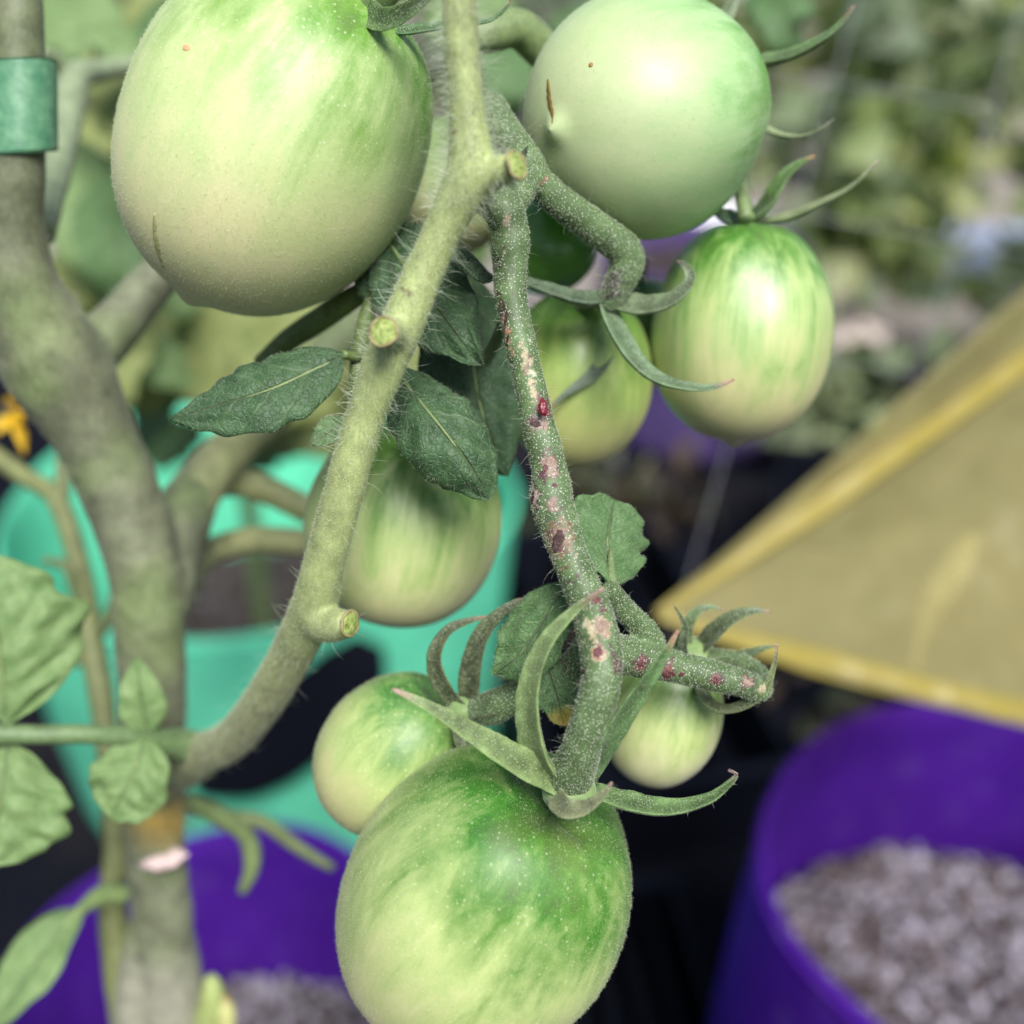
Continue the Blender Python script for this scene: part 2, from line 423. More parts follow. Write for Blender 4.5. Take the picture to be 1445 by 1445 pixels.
# ================================================================== GROUND AND FAR SETTING
GZ = 0.0
b = NB('black_weed_mat'); ob = b.obj(); wv = b.n('TexWave', i_Scale=260.0, i_Distortion=.6, i_Vector=ob).outputs['Fac']
n = b.noise(ob, 3.0, 6); c = b.mix(b.ramp(n, [(.52, 0.0), (.68, 1.0)]), (.0030, .0036, .0080), (.022, .019, .020))
far = b.n('SeparateXYZ', i_0=ob).outputs[1]
earth = b.mix(b.noise(ob, 2.2, 6), (.16, .14, .12), (.40, .36, .33))
fm = b.ramp(b.math('ADD', b.math('MULTIPLY', far, .25), b.math('MULTIPLY', b.noise(ob, 2.5, 3), .25)), [(.60, 0.0), (.72, 1.0)])
c = b.mix(fm, c, earth)
p = b.pbsdf(Base_Color=c, Roughness=.8, Normal=b.bump(wv, .3, .001)); p.inputs['Specular IOR Level'].default_value = .12
M['ground'] = b.done(p.outputs[0])
g = mesh_np('ground', [(-150, -20, GZ), (150, -20, GZ), (150, 300, GZ), (-150, 300, GZ)], [(0, 1, 2, 3)], M['ground'])
g['kind'] = 'structure'

# ------------------------------------------------------------------ grow bags
def mat_bag(name, col, tcol, trans=.25):
    b = NB(name); ob = b.obj()
    n1 = b.noise(ob, 14, 3); wv = b.n('TexWave', i_Scale=420.0, i_Distortion=.3, bands_direction='Z', i_Vector=ob).outputs['Fac']
    c = b.mix(1.0, (*col, 1), b.ramp(n1, [(.3, .8), (.7, 1.15)]), 'MULTIPLY')
    dust = b.ramp(b.noise(ob, 55, 6, .7), [(.55, 0.0), (.8, .35)]); c = b.mix(dust, c, (.30, .26, .26)); p = b.pbsdf(Base_Color=c, Roughness=.62, Normal=b.bump(b.math('ADD', wv, b.math('MULTIPLY', n1, 3.0)), .25, .0006)); p.inputs['Specular IOR Level'].default_value = .25
    tr = b.n('BsdfTranslucent', i_Color=(*tcol, 1))
    return b.done(addsh(b, trans, p.outputs[0], tr.outputs[0]))
def grow_bag(cx, cy, R, rim, soil_depth, mat, label, seed, group=None, taper=.93, wob=.03, soil=True):
    root = empty('grow_bag', (cx, cy, GZ), label, 'grow bag', group)
    ns, prof = 96, []
    th = .0025
    for k in range(15): t = k/14; prof.append((R*(taper+(1-taper)*t), GZ+.004+(rim-GZ-.004)*t, 0))
    prof.append((R-th*.5, rim+.0015, 1))
    for k in range(15): t = 1-k/14; prof.append((R*(taper+(1-taper)*t)-th, GZ+.006+(rim-GZ-.006)*t, 1))
    V = []
    for (r, z, s) in prof:
        for j in range(ns):
            a = 2*math.pi*j/ns
            q = 1+wob*noise.noise(Vector((math.cos(a)*1.3+seed, math.sin(a)*1.3, z*5)))+wob*.35*noise.noise(Vector((math.cos(a)*4+seed, math.sin(a)*4, z*11)))
            zz = z+.010*noise.noise(Vector((math.cos(a)*1.5, math.sin(a)*1.5+seed, 4)))*((z-GZ)/(rim-GZ))
            V.append((cx+r*q*math.cos(a), cy+r*q*math.sin(a), zz))
    Fc = []
    for i in range(len(prof)-1):
        for j in range(ns):
            j2 = (j+1) % ns; Fc.append((i*ns+j, i*ns+j2, (i+1)*ns+j2, (i+1)*ns+j))
    Fc.append(tuple(range(ns-1, -1, -1)))
    mesh_np('wall', V, Fc, mat, root)
    # folded hem round the rim
    H = []
    for j in range(ns+1):
        a = 2*math.pi*j/ns
        z = rim-.006; q = 1+wob*noise.noise(Vector((math.cos(a)*1.3+seed, math.sin(a)*1.3, z*5)))+wob*.35*noise.noise(Vector((math.cos(a)*4+seed, math.sin(a)*4, z*11)))
        H.append([cx+(R+.0005)*q*math.cos(a), cy+(R+.0005)*q*math.sin(a), rim-.006+.010*noise.noise(Vector((math.cos(a)*1.5, math.sin(a)*1.5+seed, 4))), .0022])
    V2, F2 = tube_geo(np.array(H), 8, 0, caps=False, flat=1.0)
    mesh_np('hem', V2, F2, mat, root)
    return root
def icosa():
    t = (1+5**.5)/2
    v = np.array([(-1, t, 0), (1, t, 0), (-1, -t, 0), (1, -t, 0), (0, -1, t), (0, 1, t), (0, -1, -t), (0, 1, -t), (t, 0, -1), (t, 0, 1), (-t, 0, -1), (-t, 0, 1)], float)
    f = np.array([(0, 11, 5), (0, 5, 1), (0, 1, 7), (0, 7, 10), (0, 10, 11), (1, 5, 9), (5, 11, 4), (11, 10, 2), (10, 7, 6), (7, 1, 8), (3, 9, 4), (3, 4, 2), (3, 2, 6), (3, 6, 8), (3, 8, 9), (4, 9, 5), (2, 4, 11), (6, 2, 10), (8, 6, 7), (9, 8, 1)])
    return v/np.linalg.norm(v[0]), f
def soil_bed(cx, cy, R, z, count, gr, label, palette, seed):
    rg = np.random.default_rng(seed); iv, fi = icosa()
    VV, FF, CC = [], [], []
    nr, ns = 10, 48; off = 0
    V = [(cx, cy, z)]
    for k in range(1, nr+1):
        for j in range(ns):
            a = 2*math.pi*j/ns; r = R*k/nr
            V.append((cx+r*math.cos(a), cy+r*math.sin(a), z+.006*noise.noise(Vector((r*40*math.cos(a)+seed, r*40*math.sin(a), 1)))))
    F3 = [(0, 1+j, 1+(j+1) % ns) for j in range(ns)]
    for k in range(nr-1):
        for j in range(ns):
            a, a2 = 1+k*ns+j, 1+k*ns+(j+1) % ns; F3 += [(a, a+ns, a2+ns), (a, a2+ns, a2)]
    VV.append(np.array(V)); FF.append(np.array(F3)); CC.append(np.tile(np.array(palette[0])*.6, (len(V), 1))); off = len(V)
    rr = R*np.sqrt(rg.random(count)); aa = rg.random(count)*2*math.pi
    sz = gr*(.35+1.0*rg.random(count)**2.2)
    pal = np.array(palette)
    for i in range(count):
        sc3 = sz[i]*(.7+.6*rg.random(3)); q = iv*(1+.22*rg.normal(size=(12, 1)))
        c = np.array((cx+rr[i]*math.cos(aa[i]), cy+rr[i]*math.sin(aa[i]), z+sz[i]*.35+.008*rg.random()*0.6))
        VV.append(q*sc3+c); FF.append(fi+off); off += 12
        CC.append(np.tile(pal[rg.integers(len(pal))]*(.7+.55*rg.random()), (12, 1)))
    o = mesh_np('potting_soil', np.vstack(VV), np.vstack(FF), M['soil'], None, smooth=False, cols=np.vstack(CC), origin=(cx, cy, z))
    return tag(o, label, 'soil', kind='stuff')
b = NB('soil_grit'); ob = b.obj(); nn = b.noise(ob, 700, 4)
c = b.mix(1.0, b.attr('Col', 'Color'), b.ramp(nn, [(.3, .6), (.7, 1.3)]), 'MULTIPLY')
M['soil'] = b.done(b.pbsdf(Base_Color=c, Roughness=.9, Normal=b.bump(nn, .5, .0006)).outputs[0])
M['bag_purple'] = mat_bag('purple_bag_fabric', (.098, .016, .35), (.22, .035, .68), .36)
M['bag_far'] = mat_bag('faded_purple_fabric', (.12, .08, .24), (.2, .12, .4), .25)
M['bag_green'] = mat_bag('mint_bag_fabric', (.19, .84, .56), (.19, .86, .57), .32)
RIM = CAM.z-.50
PG = 'purple fabric grow bags'
grow_bag(-.160, .372, .112, RIM, .08, M['bag_purple'], 'purple fabric grow bag that the diseased tomato plant grows in', 3.1, PG)
soil_bed(-.160, .372, .105, RIM-.135, 1500, .0045, 'grey gritty potting soil round the foot of the diseased tomato plant', [(.05, .04, .04), (.12, .1, .1), (.24, .22, .26), (.34, .32, .37)], 3)
grow_bag(.268, .392, .138, RIM+.060, .08, M['bag_purple'], 'purple fabric grow bag under the yellow sheet, half filled with pale grit', 8.4, PG, taper=1.2)
soil_bed(.265, .392, .133, RIM-.068, 6500, .0036, 'pale grey gritty potting soil with perlite in purple bag under yellow sheet', [(.04, .028, .028), (.08, .06, .06), (.24, .22, .26), (.15, .125, .14), (.38, .36, .42), (.11, .085, .085)], 5)
grow_bag(-.235, .905, .235, RIM, .05, M['bag_green'], 'large mint green fabric grow bag behind the thick grey stem', 5.7)
soil_bed(-.235, .905, .221, RIM-.20, 2200, .007, 'dark damp potting soil inside the mint green grow bag', [(.035, .025, .025), (.06, .045, .04), (.09, .07, .08), (.05, .035, .03)], 6)
grow_bag(.30, 1.68, .165, RIM, .05, M['bag_far'], 'faded purple fabric grow bag standing far behind the hanging tomatoes', 1.2, PG)
soil_bed(.30, 1.68, .155, RIM-.045, 500, .007, 'dark potting soil in the far purple grow bag', [(.04, .03, .03), (.08, .06, .06)], 8)

# flat black patch lying on the mint bag's wall
M['dark_patch'] = mat_plain('black_patch', (.004, .005, .010), .8, 300, .3, spec=.1)
bagroot = [o for o in bpy.data.objects if o.name.startswith('grow_bag') and 'mint' in o['label']][0]
S = catmull(rows([(275, 1112, .902, 18), (345, 1088, .893, 50), (430, 1020, .876, 62), (495, 950, .864, 52), (522, 905, .860, 22)]), 40)
V, Fc = tube_geo(S, 18, .05, 40, True, .10, hint=(.1, -1, .1))
mesh_np('curved_piece', V, Fc, M['dark_patch'], bagroot)

# ================================================================== THE TOMATO PLANT
plant = empty('tomato_plant', (-.165, .33, RIM-.135), 'tomato plant with thick grey stem, pale fork and spotted hanging fruit stalk', 'tomato plant')

def paint(V, SS, base, nz=90, amp=.12):
    C = np.tile(np.array(base, float), (len(V), 1))
    k = np.array([1+amp*noise.noise(Vector(v)*nz) for v in V]); return C*k[:, None]

# ---- thick main stem with its forks
main_tubes = [
    [(300, 2350, .44, 50), (275, 1700, .325, 48), (250, 1480, .29, 48), (232, 1320, .275, 42), (220, 1200, .265, 40), (216, 1080, .255, 45), (214, 930, .245, 47), (208, 820, .240, 50), (180, 720, .236, 54), (132, 610, .230, 57), (74, 505, .222, 74), (38, 420, .214, 54), (22, 330, .208, 42), (24, 215, .202, 38), (26, 60, .198, 35), (18, -90, .195, 35)],
    [(80, 540, .224, 48), (150, 475, .232, 38), (210, 405, .24, 31), (290, 310, .25, 29), (360, 200, .26, 26)],
    [(214, 860, .242, 52), (240, 770, .250, 48), (285, 680, .262, 35), (350, 610, .272, 31), (430, 530, .285, 29), (520, 440, .30, 26)],
    [(225, 860, .250, 35), (245, 760, .262, 30), (280, 690, .27, 28), (340, 680, .275, 23), (420, 712, .28, 20), (500, 760, .285, 17)],
    [(250, 850, .255, 26), (280, 790, .27, 21), (350, 762, .28, 19), (430, 765, .285, 19), (520, 760, .29, 17)],
    [(205, 1110, .256, 38), (245, 1092, .248, 31), (290, 1068, .236, 28)],
    [(196, 1500, .286, 32), (190, 1400, .278, 27), (196, 1340, .274, 22), (205, 1290, .272, 19)],
]
V, N, Fc, SS = union_mesh(main_tubes, .0007, 20, .06, 120, 4)
C = paint(V, SS, (.165, .180, .108), 120, .36); gp = np.clip(np.array([noise.noise(Vector(v)*70+Vector((3, 1, 7))) for v in V])*1.6, 0, 1)[:, None]; C = C*(1-gp*.7)+np.array((.17, .23, .085))*gp*.7
px, py, pz = project(V)
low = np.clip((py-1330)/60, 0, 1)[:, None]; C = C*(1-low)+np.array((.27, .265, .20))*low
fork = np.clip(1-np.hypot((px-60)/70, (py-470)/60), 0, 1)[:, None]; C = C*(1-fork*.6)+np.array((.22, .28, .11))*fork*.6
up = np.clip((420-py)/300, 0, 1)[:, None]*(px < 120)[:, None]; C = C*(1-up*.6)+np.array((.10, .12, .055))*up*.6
pale = ((px > 268) & (py > 600) & (py < 820) & (pz > .255))[:, None]*np.clip((px-255)/60, 0, 1)[:, None]; C = C*(1-pale)+np.array((.42, .44, .20))*pale
yel = (np.clip(1-np.abs(py-1160)/48, 0, 1)*np.clip((px-170)/40, 0, 1)*(px < 300))[:, None]; C = C*(1-yel)+np.array((.52, .36, .09))*yel
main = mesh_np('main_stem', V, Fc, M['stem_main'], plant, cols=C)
hairs('stem_hairs', main, 9000, (.0006, .0022), .00002, M['hair'], plant, .4, .5, 2)
# pruning scar low on the main stem
def blob(name, c, r, mat, parent, ax=(1, 0, 0), sq=(1, 1, 1), seed=0, n=(14, 20), rough=.12):
    z = Vector(ax).normalized(); q = z.to_track_quat('Z', 'Y').to_matrix(); V = []
    for i in range(n[0]+1):
        th = math.pi*i/n[0]
        for j in range(n[1]):
            ph = 2*math.pi*j/n[1]; d = Vector((math.sin(th)*math.cos(ph), math.sin(th)*math.sin(ph), math.cos(th)))
            k = 1+rough*noise.noise(d*2.2+Vector((seed, 0, 0)))+rough*.5*noise.noise(d*6+Vector((0, seed, 0)))
            V.append(c+q@Vector((d.x*sq[0]*r*k, d.y*sq[1]*r*k, d.z*sq[2]*r*k)))
    Fc = [(i*n[1]+j, (i+1)*n[1]+j, (i+1)*n[1]+(j+1) % n[1], i*n[1]+(j+1) % n[1]) for i in range(n[0]) for j in range(n[1])]
    return mesh_np(name, [tuple(v) for v in V], Fc, mat, parent)
blob('cut_scar', P(229, 1212, .2592), .0050, M['cut_dry'], main, CD(.1, .45, .85), (1.05, .55, .35), 3, rough=.45)

# ---- pale side stem (the fork that carries the truss)
side_tubes = [
    [(225, 1085, .250, 31), (270, 1068, .238, 28), (325, 1045, .222, 28), (375, 985, .205, 29), (412, 920, .193, 30), (440, 862, .183, 32), (462, 780, .175, 29), (486, 690, .169, 28), (512, 600, .165, 28), (540, 520, .161, 30), (566, 462, .159, 31), (598, 385, .157, 28), (630, 315, .155, 28), (656, 260, .153, 33), (664, 225, .152, 32), (658, 150, .150, 26), (652, 70, .148, 25), (648, 0, .146, 25), (642, -110, .143, 25)],
    [(655, 255, .153, 31), (690, 246, .152, 25), (708, 240, .1505, 21), (726, 234, .149, 18)],
    [(560, 475, .159, 27), (551, 470, .155, 22), (541, 468, .1505, 18)],
    [(440, 868, .184, 27), (462, 880, .180, 27), (482, 882, .177, 21), (492, 880, .1755, 18)],
]
V, N, Fc, SS = union_mesh(side_tubes, .00042, 24, .035, 150, 4)
C = paint(V, SS, (.33, .39, .155), 150, .20)
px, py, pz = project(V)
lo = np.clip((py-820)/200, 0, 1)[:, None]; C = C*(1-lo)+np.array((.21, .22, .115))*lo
for (x, y, r) in ((577, 414, 6), (568, 408, 4), (640, 185, 4), (607, 390, 3)):
    f = np.clip(1.4-np.hypot(px-x, py-y)/r, 0, 1)[:, None]*(pz < .16)[:, None]; C = C*(1-f*.8)+np.array((.10, .06, .03))*f*.8
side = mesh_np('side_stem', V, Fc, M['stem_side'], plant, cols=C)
wup = lambda X: np.where(project(X)[1] < 300, 1.0, np.where(project(X)[1] < 640, .22, .03))
hairs('stem_hairs', side, 3000, (.0010, .0045), .000026, M['hair'], plant, .35, .6, 4, weight=wup)
hairs('stem_hairs', side, 26000, (.00022, .0006), .000026, M['fuzz'], plant, .4, .3, 2)
def cut_face(c, r, d, parent, seed):
    o = blob('cut_face', c, r, M['cut'], parent, d, (1, 1, .22), seed, rough=.15)
    # raised ring of rind round the cut
    z = Vector(d).normalized(); q = z.to_track_quat('Z', 'Y').to_matrix()
    R = np.array([[*(c+q@Vector((r*1.02*math.cos(a)*(1+.06*math.sin(3*a+seed)), r*1.02*math.sin(a), .0001*math.sin(5*a)))), r*.13] for a in np.linspace(0, 2*math.pi, 41)])
    V, Fc = tube_geo(R, 8, .2, 2500, False)
    mesh_np('rind', V, Fc, M['stem_soft'], o, cols=np.tile(np.array((.26, .22, .10)), (len(V), 1)))
    return o
cut_face(P(729, 233, .1482), .00185, CD(.75, .12, .65), side, 1)
cut_face(P(541, 468, .1497), .00195, CD(-.28, .1, .95), side, 2)
cut_face(P(494, 880, .1745), .0020, CD(.85, -.05, .5), side, 5)

# ---- lesioned truss stalk with its pedicels
truss_tubes = [
    [(668, 272, .160, 20), (690, 285, .1655, 23), (706, 292, .1655, 29), (714, 306, .1655, 29), (721, 324, .166, 25), (721, 345, .166, 28), (719, 375, .1665, 25), (722, 425, .1665, 23), (738, 500, .166, 22), (752, 560, .166, 22), (764, 615, .1655, 24), (776, 668, .165, 26), (779, 708, .1645, 31), (797, 765, .1635, 26), (820, 825, .162, 27), (838, 875, .160, 30), (849, 935, .157, 30), (842, 990, .1565, 28), (822, 1050, .159, 28), (802, 1105, .1655, 34)],
    [(712, 300, .167, 22), (735, 262, .171, 25), (752, 240, .174, 22), (715, 190, .178, 24), (690, 150, .182, 24)],
    [(745, 245, .173, 22), (790, 285, .176, 23), (840, 322, .180, 24), (880, 352, .183, 25), (884, 375, .184, 24), (868, 410, .185, 20), (858, 432, .1865, 17)],
    [(838, 880, .163, 26), (860, 915, .169, 27), (905, 930, .172, 27), (950, 940, .173, 23), (1000, 952, .174, 22), (1045, 964, .175, 20), (1072, 972, .177, 18), (1070, 950, .181, 14), (1040, 934, .185, 14), (1005, 928, .188, 15)],
    [(858, 830, .166, 15), (888, 868, .170, 17), (918, 900, .173, 18), (925, 930, .173, 18)],
    [(838, 900, .166, 24), (815, 935, .171, 22), (770, 962, .175, 18), (722, 985, .178, 22), (690, 1000, .181, 24), (665, 1005, .184, 20)],
]
V, N, Fc, SS = union_mesh(truss_tubes, .00034, 22, .07, 260, 3)
C = paint(V, SS, (.085, .138, .050), 260, .36)
px, py, pz = project(V)
front = (N@np.array(CF)) < .2
tn = np.array(CD(.26, -.95, .1))
def lesion(x, y, rx, ry, col, ang=14, hard=1.6, edge=None):
    global C
    sel = np.where(front)[0]; k = sel[np.argmin(np.hypot(px[sel]-x, py[sel]-y)+pz[sel]*200)]
    c = V[k]; sc_ = pz[k]/FPX; a = math.radians(ang)
    along = np.array(CR)*math.sin(a)-np.array(CU)*math.cos(a); acr = np.array(CR)*math.cos(a)+np.array(CU)*math.sin(a)
    d = V-c; q = np.sqrt((d@along/(ry*sc_))**2+(d@acr/(rx*sc_))**2+(d@np.array(CF)/(max(rx, ry)*sc_*1.3))**2)
    near = np.where(q < 2.2)[0]
    wob = np.array([.6*noise.noise(Vector(V[i])*1100)+.45*noise.noise(Vector(V[i])*2400) for i in near])
    f = np.clip((.9-(q[near]+wob*1.5))*hard*3.2+.5, 0, 1)[:, None]*.92
    if edge is not None:
        f2 = np.clip((1.3-(q[near]+wob*1.3))*hard*2.6+.5, 0, 1)[:, None]; C[near] = C[near]*(1-f2*.8)+np.array(edge)*f2*.8
    C[near] = C[near]*(1-f)+np.array(col)*f
TAN, PUR, BRN, PNK = (.40, .33, .20), (.085, .036, .042), (.05, .026, .020), (.25, .17, .125)
lesion(712, 452, 6, 40, BRN, 12); lesion(716, 470, 4, 26, (.35, .20, .12), 12)
lesion(744, 510, 7, 26, TAN, 10); lesion(754, 552, 6, 22, TAN, 8); lesion(766, 575, 9, 15, (.18, .025, .03), 8, edge=PUR)
lesion(757, 597, 11, 9, PUR, 0, edge=(.3, .2, .2)); lesion(768, 600, 6, 8, PNK, 10)
lesion(776, 655, 12, 15, PNK, 10, edge=PUR); lesion(763, 668, 7, 9, PUR); lesion(780, 712, 7, 7, PNK, edge=(.3, .16, .16))
lesion(754, 700, 7, 14, (.40, .30, .26), 0, edge=BRN); lesion(787, 763, 14, 23, (.115, .05, .05), -12, 2.2, edge=(.22, .14, .08))
lesion(790, 752, 6, 8, (.28, .17, .15)); lesion(840, 845, 8, 8, PNK, edge=PUR); lesion(850, 885, 11, 12, PNK, edge=(.3, .2, .13)); lesion(833, 890, 5, 22, TAN)
lesion(845, 920, 9, 10, (.24, .09, .08), edge=TAN); lesion(820, 945, 6, 10, BRN); lesion(850, 862, 6, 7, PUR)
lesion(905, 935, 11, 9, (.20, .07, .07), 90, edge=PUR); lesion(942, 948, 13, 9, (.18, .05, .05), 90, edge=PUR); 
lesion(1010, 958, 8, 8, (.22, .10, .09), edge=PUR); lesion(1055, 962, 10, 7, PNK, edge=PUR); 
lesion(715, 315, 16, 5, (.33, .27, .18), 90); lesion(768, 255, 6, 5, (.3, .12, .1)); lesion(868, 400, 16, 22, (.045, .04, .035), 0, .7)
lesion(790, 940, 16, 6, (.16, .07, .07), 90); lesion(870, 935, 6, 16, PUR); lesion(1075, 972, 8, 6, TAN)
for i in range(46):
    k = random.random(); x, y = ((700+70*k+random.gauss(0, 12), 320+380*k) if i % 2 else (780+65*k+random.gauss(0, 14), 700+260*k))
    lesion(x, y, random.uniform(1.5, 3.5), random.uniform(1.5, 4), random.choice([PUR, BRN, TAN, PNK, (.4, .42, .3)]))
truss = mesh_np('truss_stalk', V, Fc, M['stem_truss'], plant, cols=C)
truss['label'] = 'green fruit stalk with pink, tan and purple spots'
hairs('stem_hairs', truss, 26000, (.00012, .0004), .000022, M['hair'], plant, .35, .2, 2, bulb=1.25)
hairs('stem_hairs', truss, 900, (.0008, .0028), .000016, M['hair'], plant, .4, .8, 4)
# crumb of red-brown dead tissue standing proud on the stalk
blob('scab', P(766, 575, .1615), .00105, mat_plain('red_scab', (.17, .018, .028), .3, 900, .4), truss, CD(.1, .2, 1), (.62, 1.15, .5), 7, rough=.3)
SCB = [mat_plain('scab_maroon', (.11, .036, .036), .5, 1500, .6, .0004, .8), mat_plain('scab_brown', (.055, .026, .022), .6, 1500, .6, .0004, .8), mat_plain('scab_pink', (.27, .185, .145), .6, 1800, .5, .0004, .8)]
tv = np.zeros(len(truss.data.vertices)*3); truss.data.vertices.foreach_get('co', tv); tv = tv.reshape(-1, 3)+np.array(root_loc(plant)); tn_ = np.zeros(len(tv)*3); truss.data.vertices.foreach_get('normal', tn_); tn_ = tn_.reshape(-1, 3)
ta, tb, tz = project(tv)
for i, (x, y, r, sx, sy, k) in enumerate([(787, 764, 11, .75, 1.5, 1), (776, 652, 7, 1, 1, 2), (771, 660, 5, .8, 1.2, 0), (757, 598, 6, 1.2, .7, 1), (770, 600, 5, .8, 1, 2), (781, 712, 5, 1, 1, 2), (752, 702, 6, .7, 1.6, 1), (712, 455, 5, .6, 3.2, 1), (716, 478, 4, .6, 2.4, 1), (841, 845, 6, 1, 1, 0), (850, 884, 7, .8, 1.2, 2), (845, 921, 7, .8, 1.1, 0), (905, 937, 6, 1.3, .8, 0), (943, 950, 8, 1.4, .8, 0), (963, 953, 5, 1, .9, 0), (1010, 960, 5, 1, 1, 0), (1056, 964, 6, 1.4, .7, 2), (822, 946, 6, 1.4, .7, 1), (783, 685, 4, 1, 1, 0), (745, 520, 4, .6, 2.5, 2), (800, 800, 3, 1, 1, 0), (853, 862, 4, 1, 1, 0)]):
    kk = np.argmin(np.hypot(ta-x, tb-y)+tz*900); rr_ = r*tz[kk]/FPX; nn_ = Vector(tn_[kk]); z_ = nn_.normalized(); x_ = (CR-z_*CR.dot(z_)).normalized(); y_ = z_.cross(x_); V = []
    ux = (x_*.97+y_*-.25); uy = z_.cross(ux)
    for a in range(7):
        th = math.pi/2*a/6
        for j in range(18):
            ph = 2*math.pi*j/18; k_ = 1+.38*noise.noise(Vector((math.cos(ph)*1.6+i*3, math.sin(ph)*1.6, th)))+.22*noise.noise(Vector((math.cos(ph)*5, math.sin(ph)*5+i, th*3)))
            hz = .34*math.cos(th)-.16*math.exp(-(math.sin(th)/.45)**2)
            V.append(tuple(Vector(tv[kk])-z_*rr_*.10+ux*rr_*sx*k_*math.sin(th)*math.cos(ph)+uy*rr_*sy*k_*math.sin(th)*math.sin(ph)+z_*rr_*hz*k_*.8))
    mesh_np('scab', V, [(a*18+j, (a+1)*18+j, (a+1)*18+(j+1) % 18, a*18+(j+1) % 18) for a in range(6) for j in range(18)], SCB[k], truss)
# small dry scale leaf at the knot
tube('bract', [(722, 245, .166, 4), (735, 225, .160, 6), (745, 205, .156, 1)], M['sepal'], plant, (.14, .18, .13), 8, 12, flat=.4)

# pedicel that comes down behind the middle tomato and fruit stalk of the large left one
upper, _ = tube('pedicel', [(640, 60, .190, 20), (690, 48, .192, 25), (730, 40, .195, 27), (765, 70, .199, 27), (800, 108, .203, 24), (850, 150, .206, 20)], M['stem_soft'], plant, (.16, .22, .085), 18, 40)
hairs('stem_hairs', upper, 500, (.0006, .0022), .00002, M['hair'], plant)
ped1, _ = tube('pedicel', [(512, 22, .1655, 24), (545, -20, .164, 26), (590, -70, .166, 26), (640, -90, .170, 24)], M['stem_soft'], plant, (.10, .16, .05), 18, 30)
ped3, _ = tube('pedicel', [(1052, 310, .196, 11), (1046, 270, .199, 10), (1035, 215, .204, 10), (990, 150, .209, 11), (900, 90, .210, 13), (800, 95, .205, 16)], M['stem_soft'], plant, (.15, .21, .085), 14, 40)
tube('pedicel', [(800, 470, .207, 8), (806, 440, .203, 9), (840, 425, .192, 10), (862, 420, .187, 12)], M['stem_soft'], plant, (.15, .2, .08), 12, 20)
tube('pedicel', [(775, 290, .214, 8), (768, 270, .205, 9), (752, 252, .180, 12)], M['stem_soft'], plant, (.13, .19, .08), 12, 20)
tube('pedicel', [(605, 600, .196, 8), (640, 560, .194, 9), (690, 500, .185, 9), (718, 440, .170, 11)], M['stem_soft'], plant, (.1, .15, .06), 12, 24)
tube('pedicel', [(650, 195, .225, 8), (655, 150, .215, 9), (665, 80, .196, 12)], M['stem_soft'], plant, (.12, .17, .07), 12, 20)

# ---- tomatoes
def tomato(cpx, axis, R, L, label, mat, tip=.06, dimple=.16, egg=.06, lobes=.020, fuzz=0, seed=0, flen=(.0002, .00055), pw=.92, nlob=4):
    c = P(*cpx); z = CD(*axis); q = z.to_track_quat('Z', 'Y').to_matrix()
    root = empty('green_tomato', c+z*L*.86, label, 'tomato', 'unripe plum tomatoes on the plant')
    nu, nv = 80, 112; V, tt, tcs = [], [], []
    for i in range(nu+1):
        ph = math.pi*i/nu; cz, s = math.cos(ph), math.sin(ph)
        r0 = R*s**pw*(1-egg*cz)
        for j in range(nv):
            a = 2*math.pi*j/nv
            sm = min(1, max(0, (cz+.5)/1.5))
            lob = 1+lobes*math.cos(nlob*a+seed)*(.3+sm)+lobes*1.5*noise.noise(Vector((math.cos(a)*1.2+seed, math.sin(a)*1.2, cz*1.4)))
            r = r0*lob; zz = L*cz
            if cz > 0: zz -= dimple*L*math.exp(-(r/(.34*R))**2)*(1+.30*math.cos(nlob*a+seed)*min(1, r/(.30*R))*max(0, 1-r/(.9*R)))
            else: zz -= tip*L*math.exp(-(r/(.10*R))**2)
            p = c+q@Vector((r*math.cos(a), r*math.sin(a), zz))
            V.append(p); tt.append(.5+.5*cz); tcs.append((math.cos(a)*(.2+.8*s), math.sin(a)*(.2+.8*s), cz*1.1))
    Fc = [(i*nv+j, (i+1)*nv+j, (i+1)*nv+(j+1) % nv, i*nv+(j+1) % nv) for i in range(nu) for j in range(nv)]
    f = mesh_np('fruit', [tuple(v) for v in V], Fc, mat, root, attrs={'tt': tt, 'tc': tcs})
    if fuzz: hairs('fuzz', f, fuzz, flen, .000020, M['fuzz'], root, .4, .3, 2)
    return root, f, c, z
SH, MD, LW = (.070, .215, .020), (.42, .525, .21), (.65, .615, .33)
def tm(seed, sh=SH, md=MD, lw=LW, **k): return mat_tomato('tomato_skin', sh, md, lw, seed=seed, **k)
T1, f1, c1, z1 = tomato((388, 200, .179), (.50, .85, .10), .0241, .0288, 'largest green tomato, pale and fuzzy, beside the pale forked stem', tm(1.3, (.095, .26, .022), (.43, .545, .23), speck=.9, rough=.46, stk=1.15), .05, .16, -.02, fuzz=26000, seed=1)
T2, f2, c2, z2 = tomato((912, 166, .190), (.73, .30, -.61), .0204, .0220, 'glossy pale green tomato with a short brown scratch and a small tip facing out', tm(2.9, (.075, .26, .02), (.31, .49, .21), (.47, .54, .29), gl=.10, speck=.35, rough=.46, stk=1.2), .07, .14, .02, fuzz=6000, seed=2, lobes=.032)
T3, f3, c3, z3 = tomato((1046, 466, .207), (.03, .98, .16), .0170, .0209, 'striped oval green tomato with pointed tip and upright curling sepals', tm(4.2, (.05, .19, .02), (.33, .45, .16), (.60, .56, .28), gl=.18, speck=.1, rough=.38, stk=1.7, zs=.5), .06, .10, .05, seed=3)
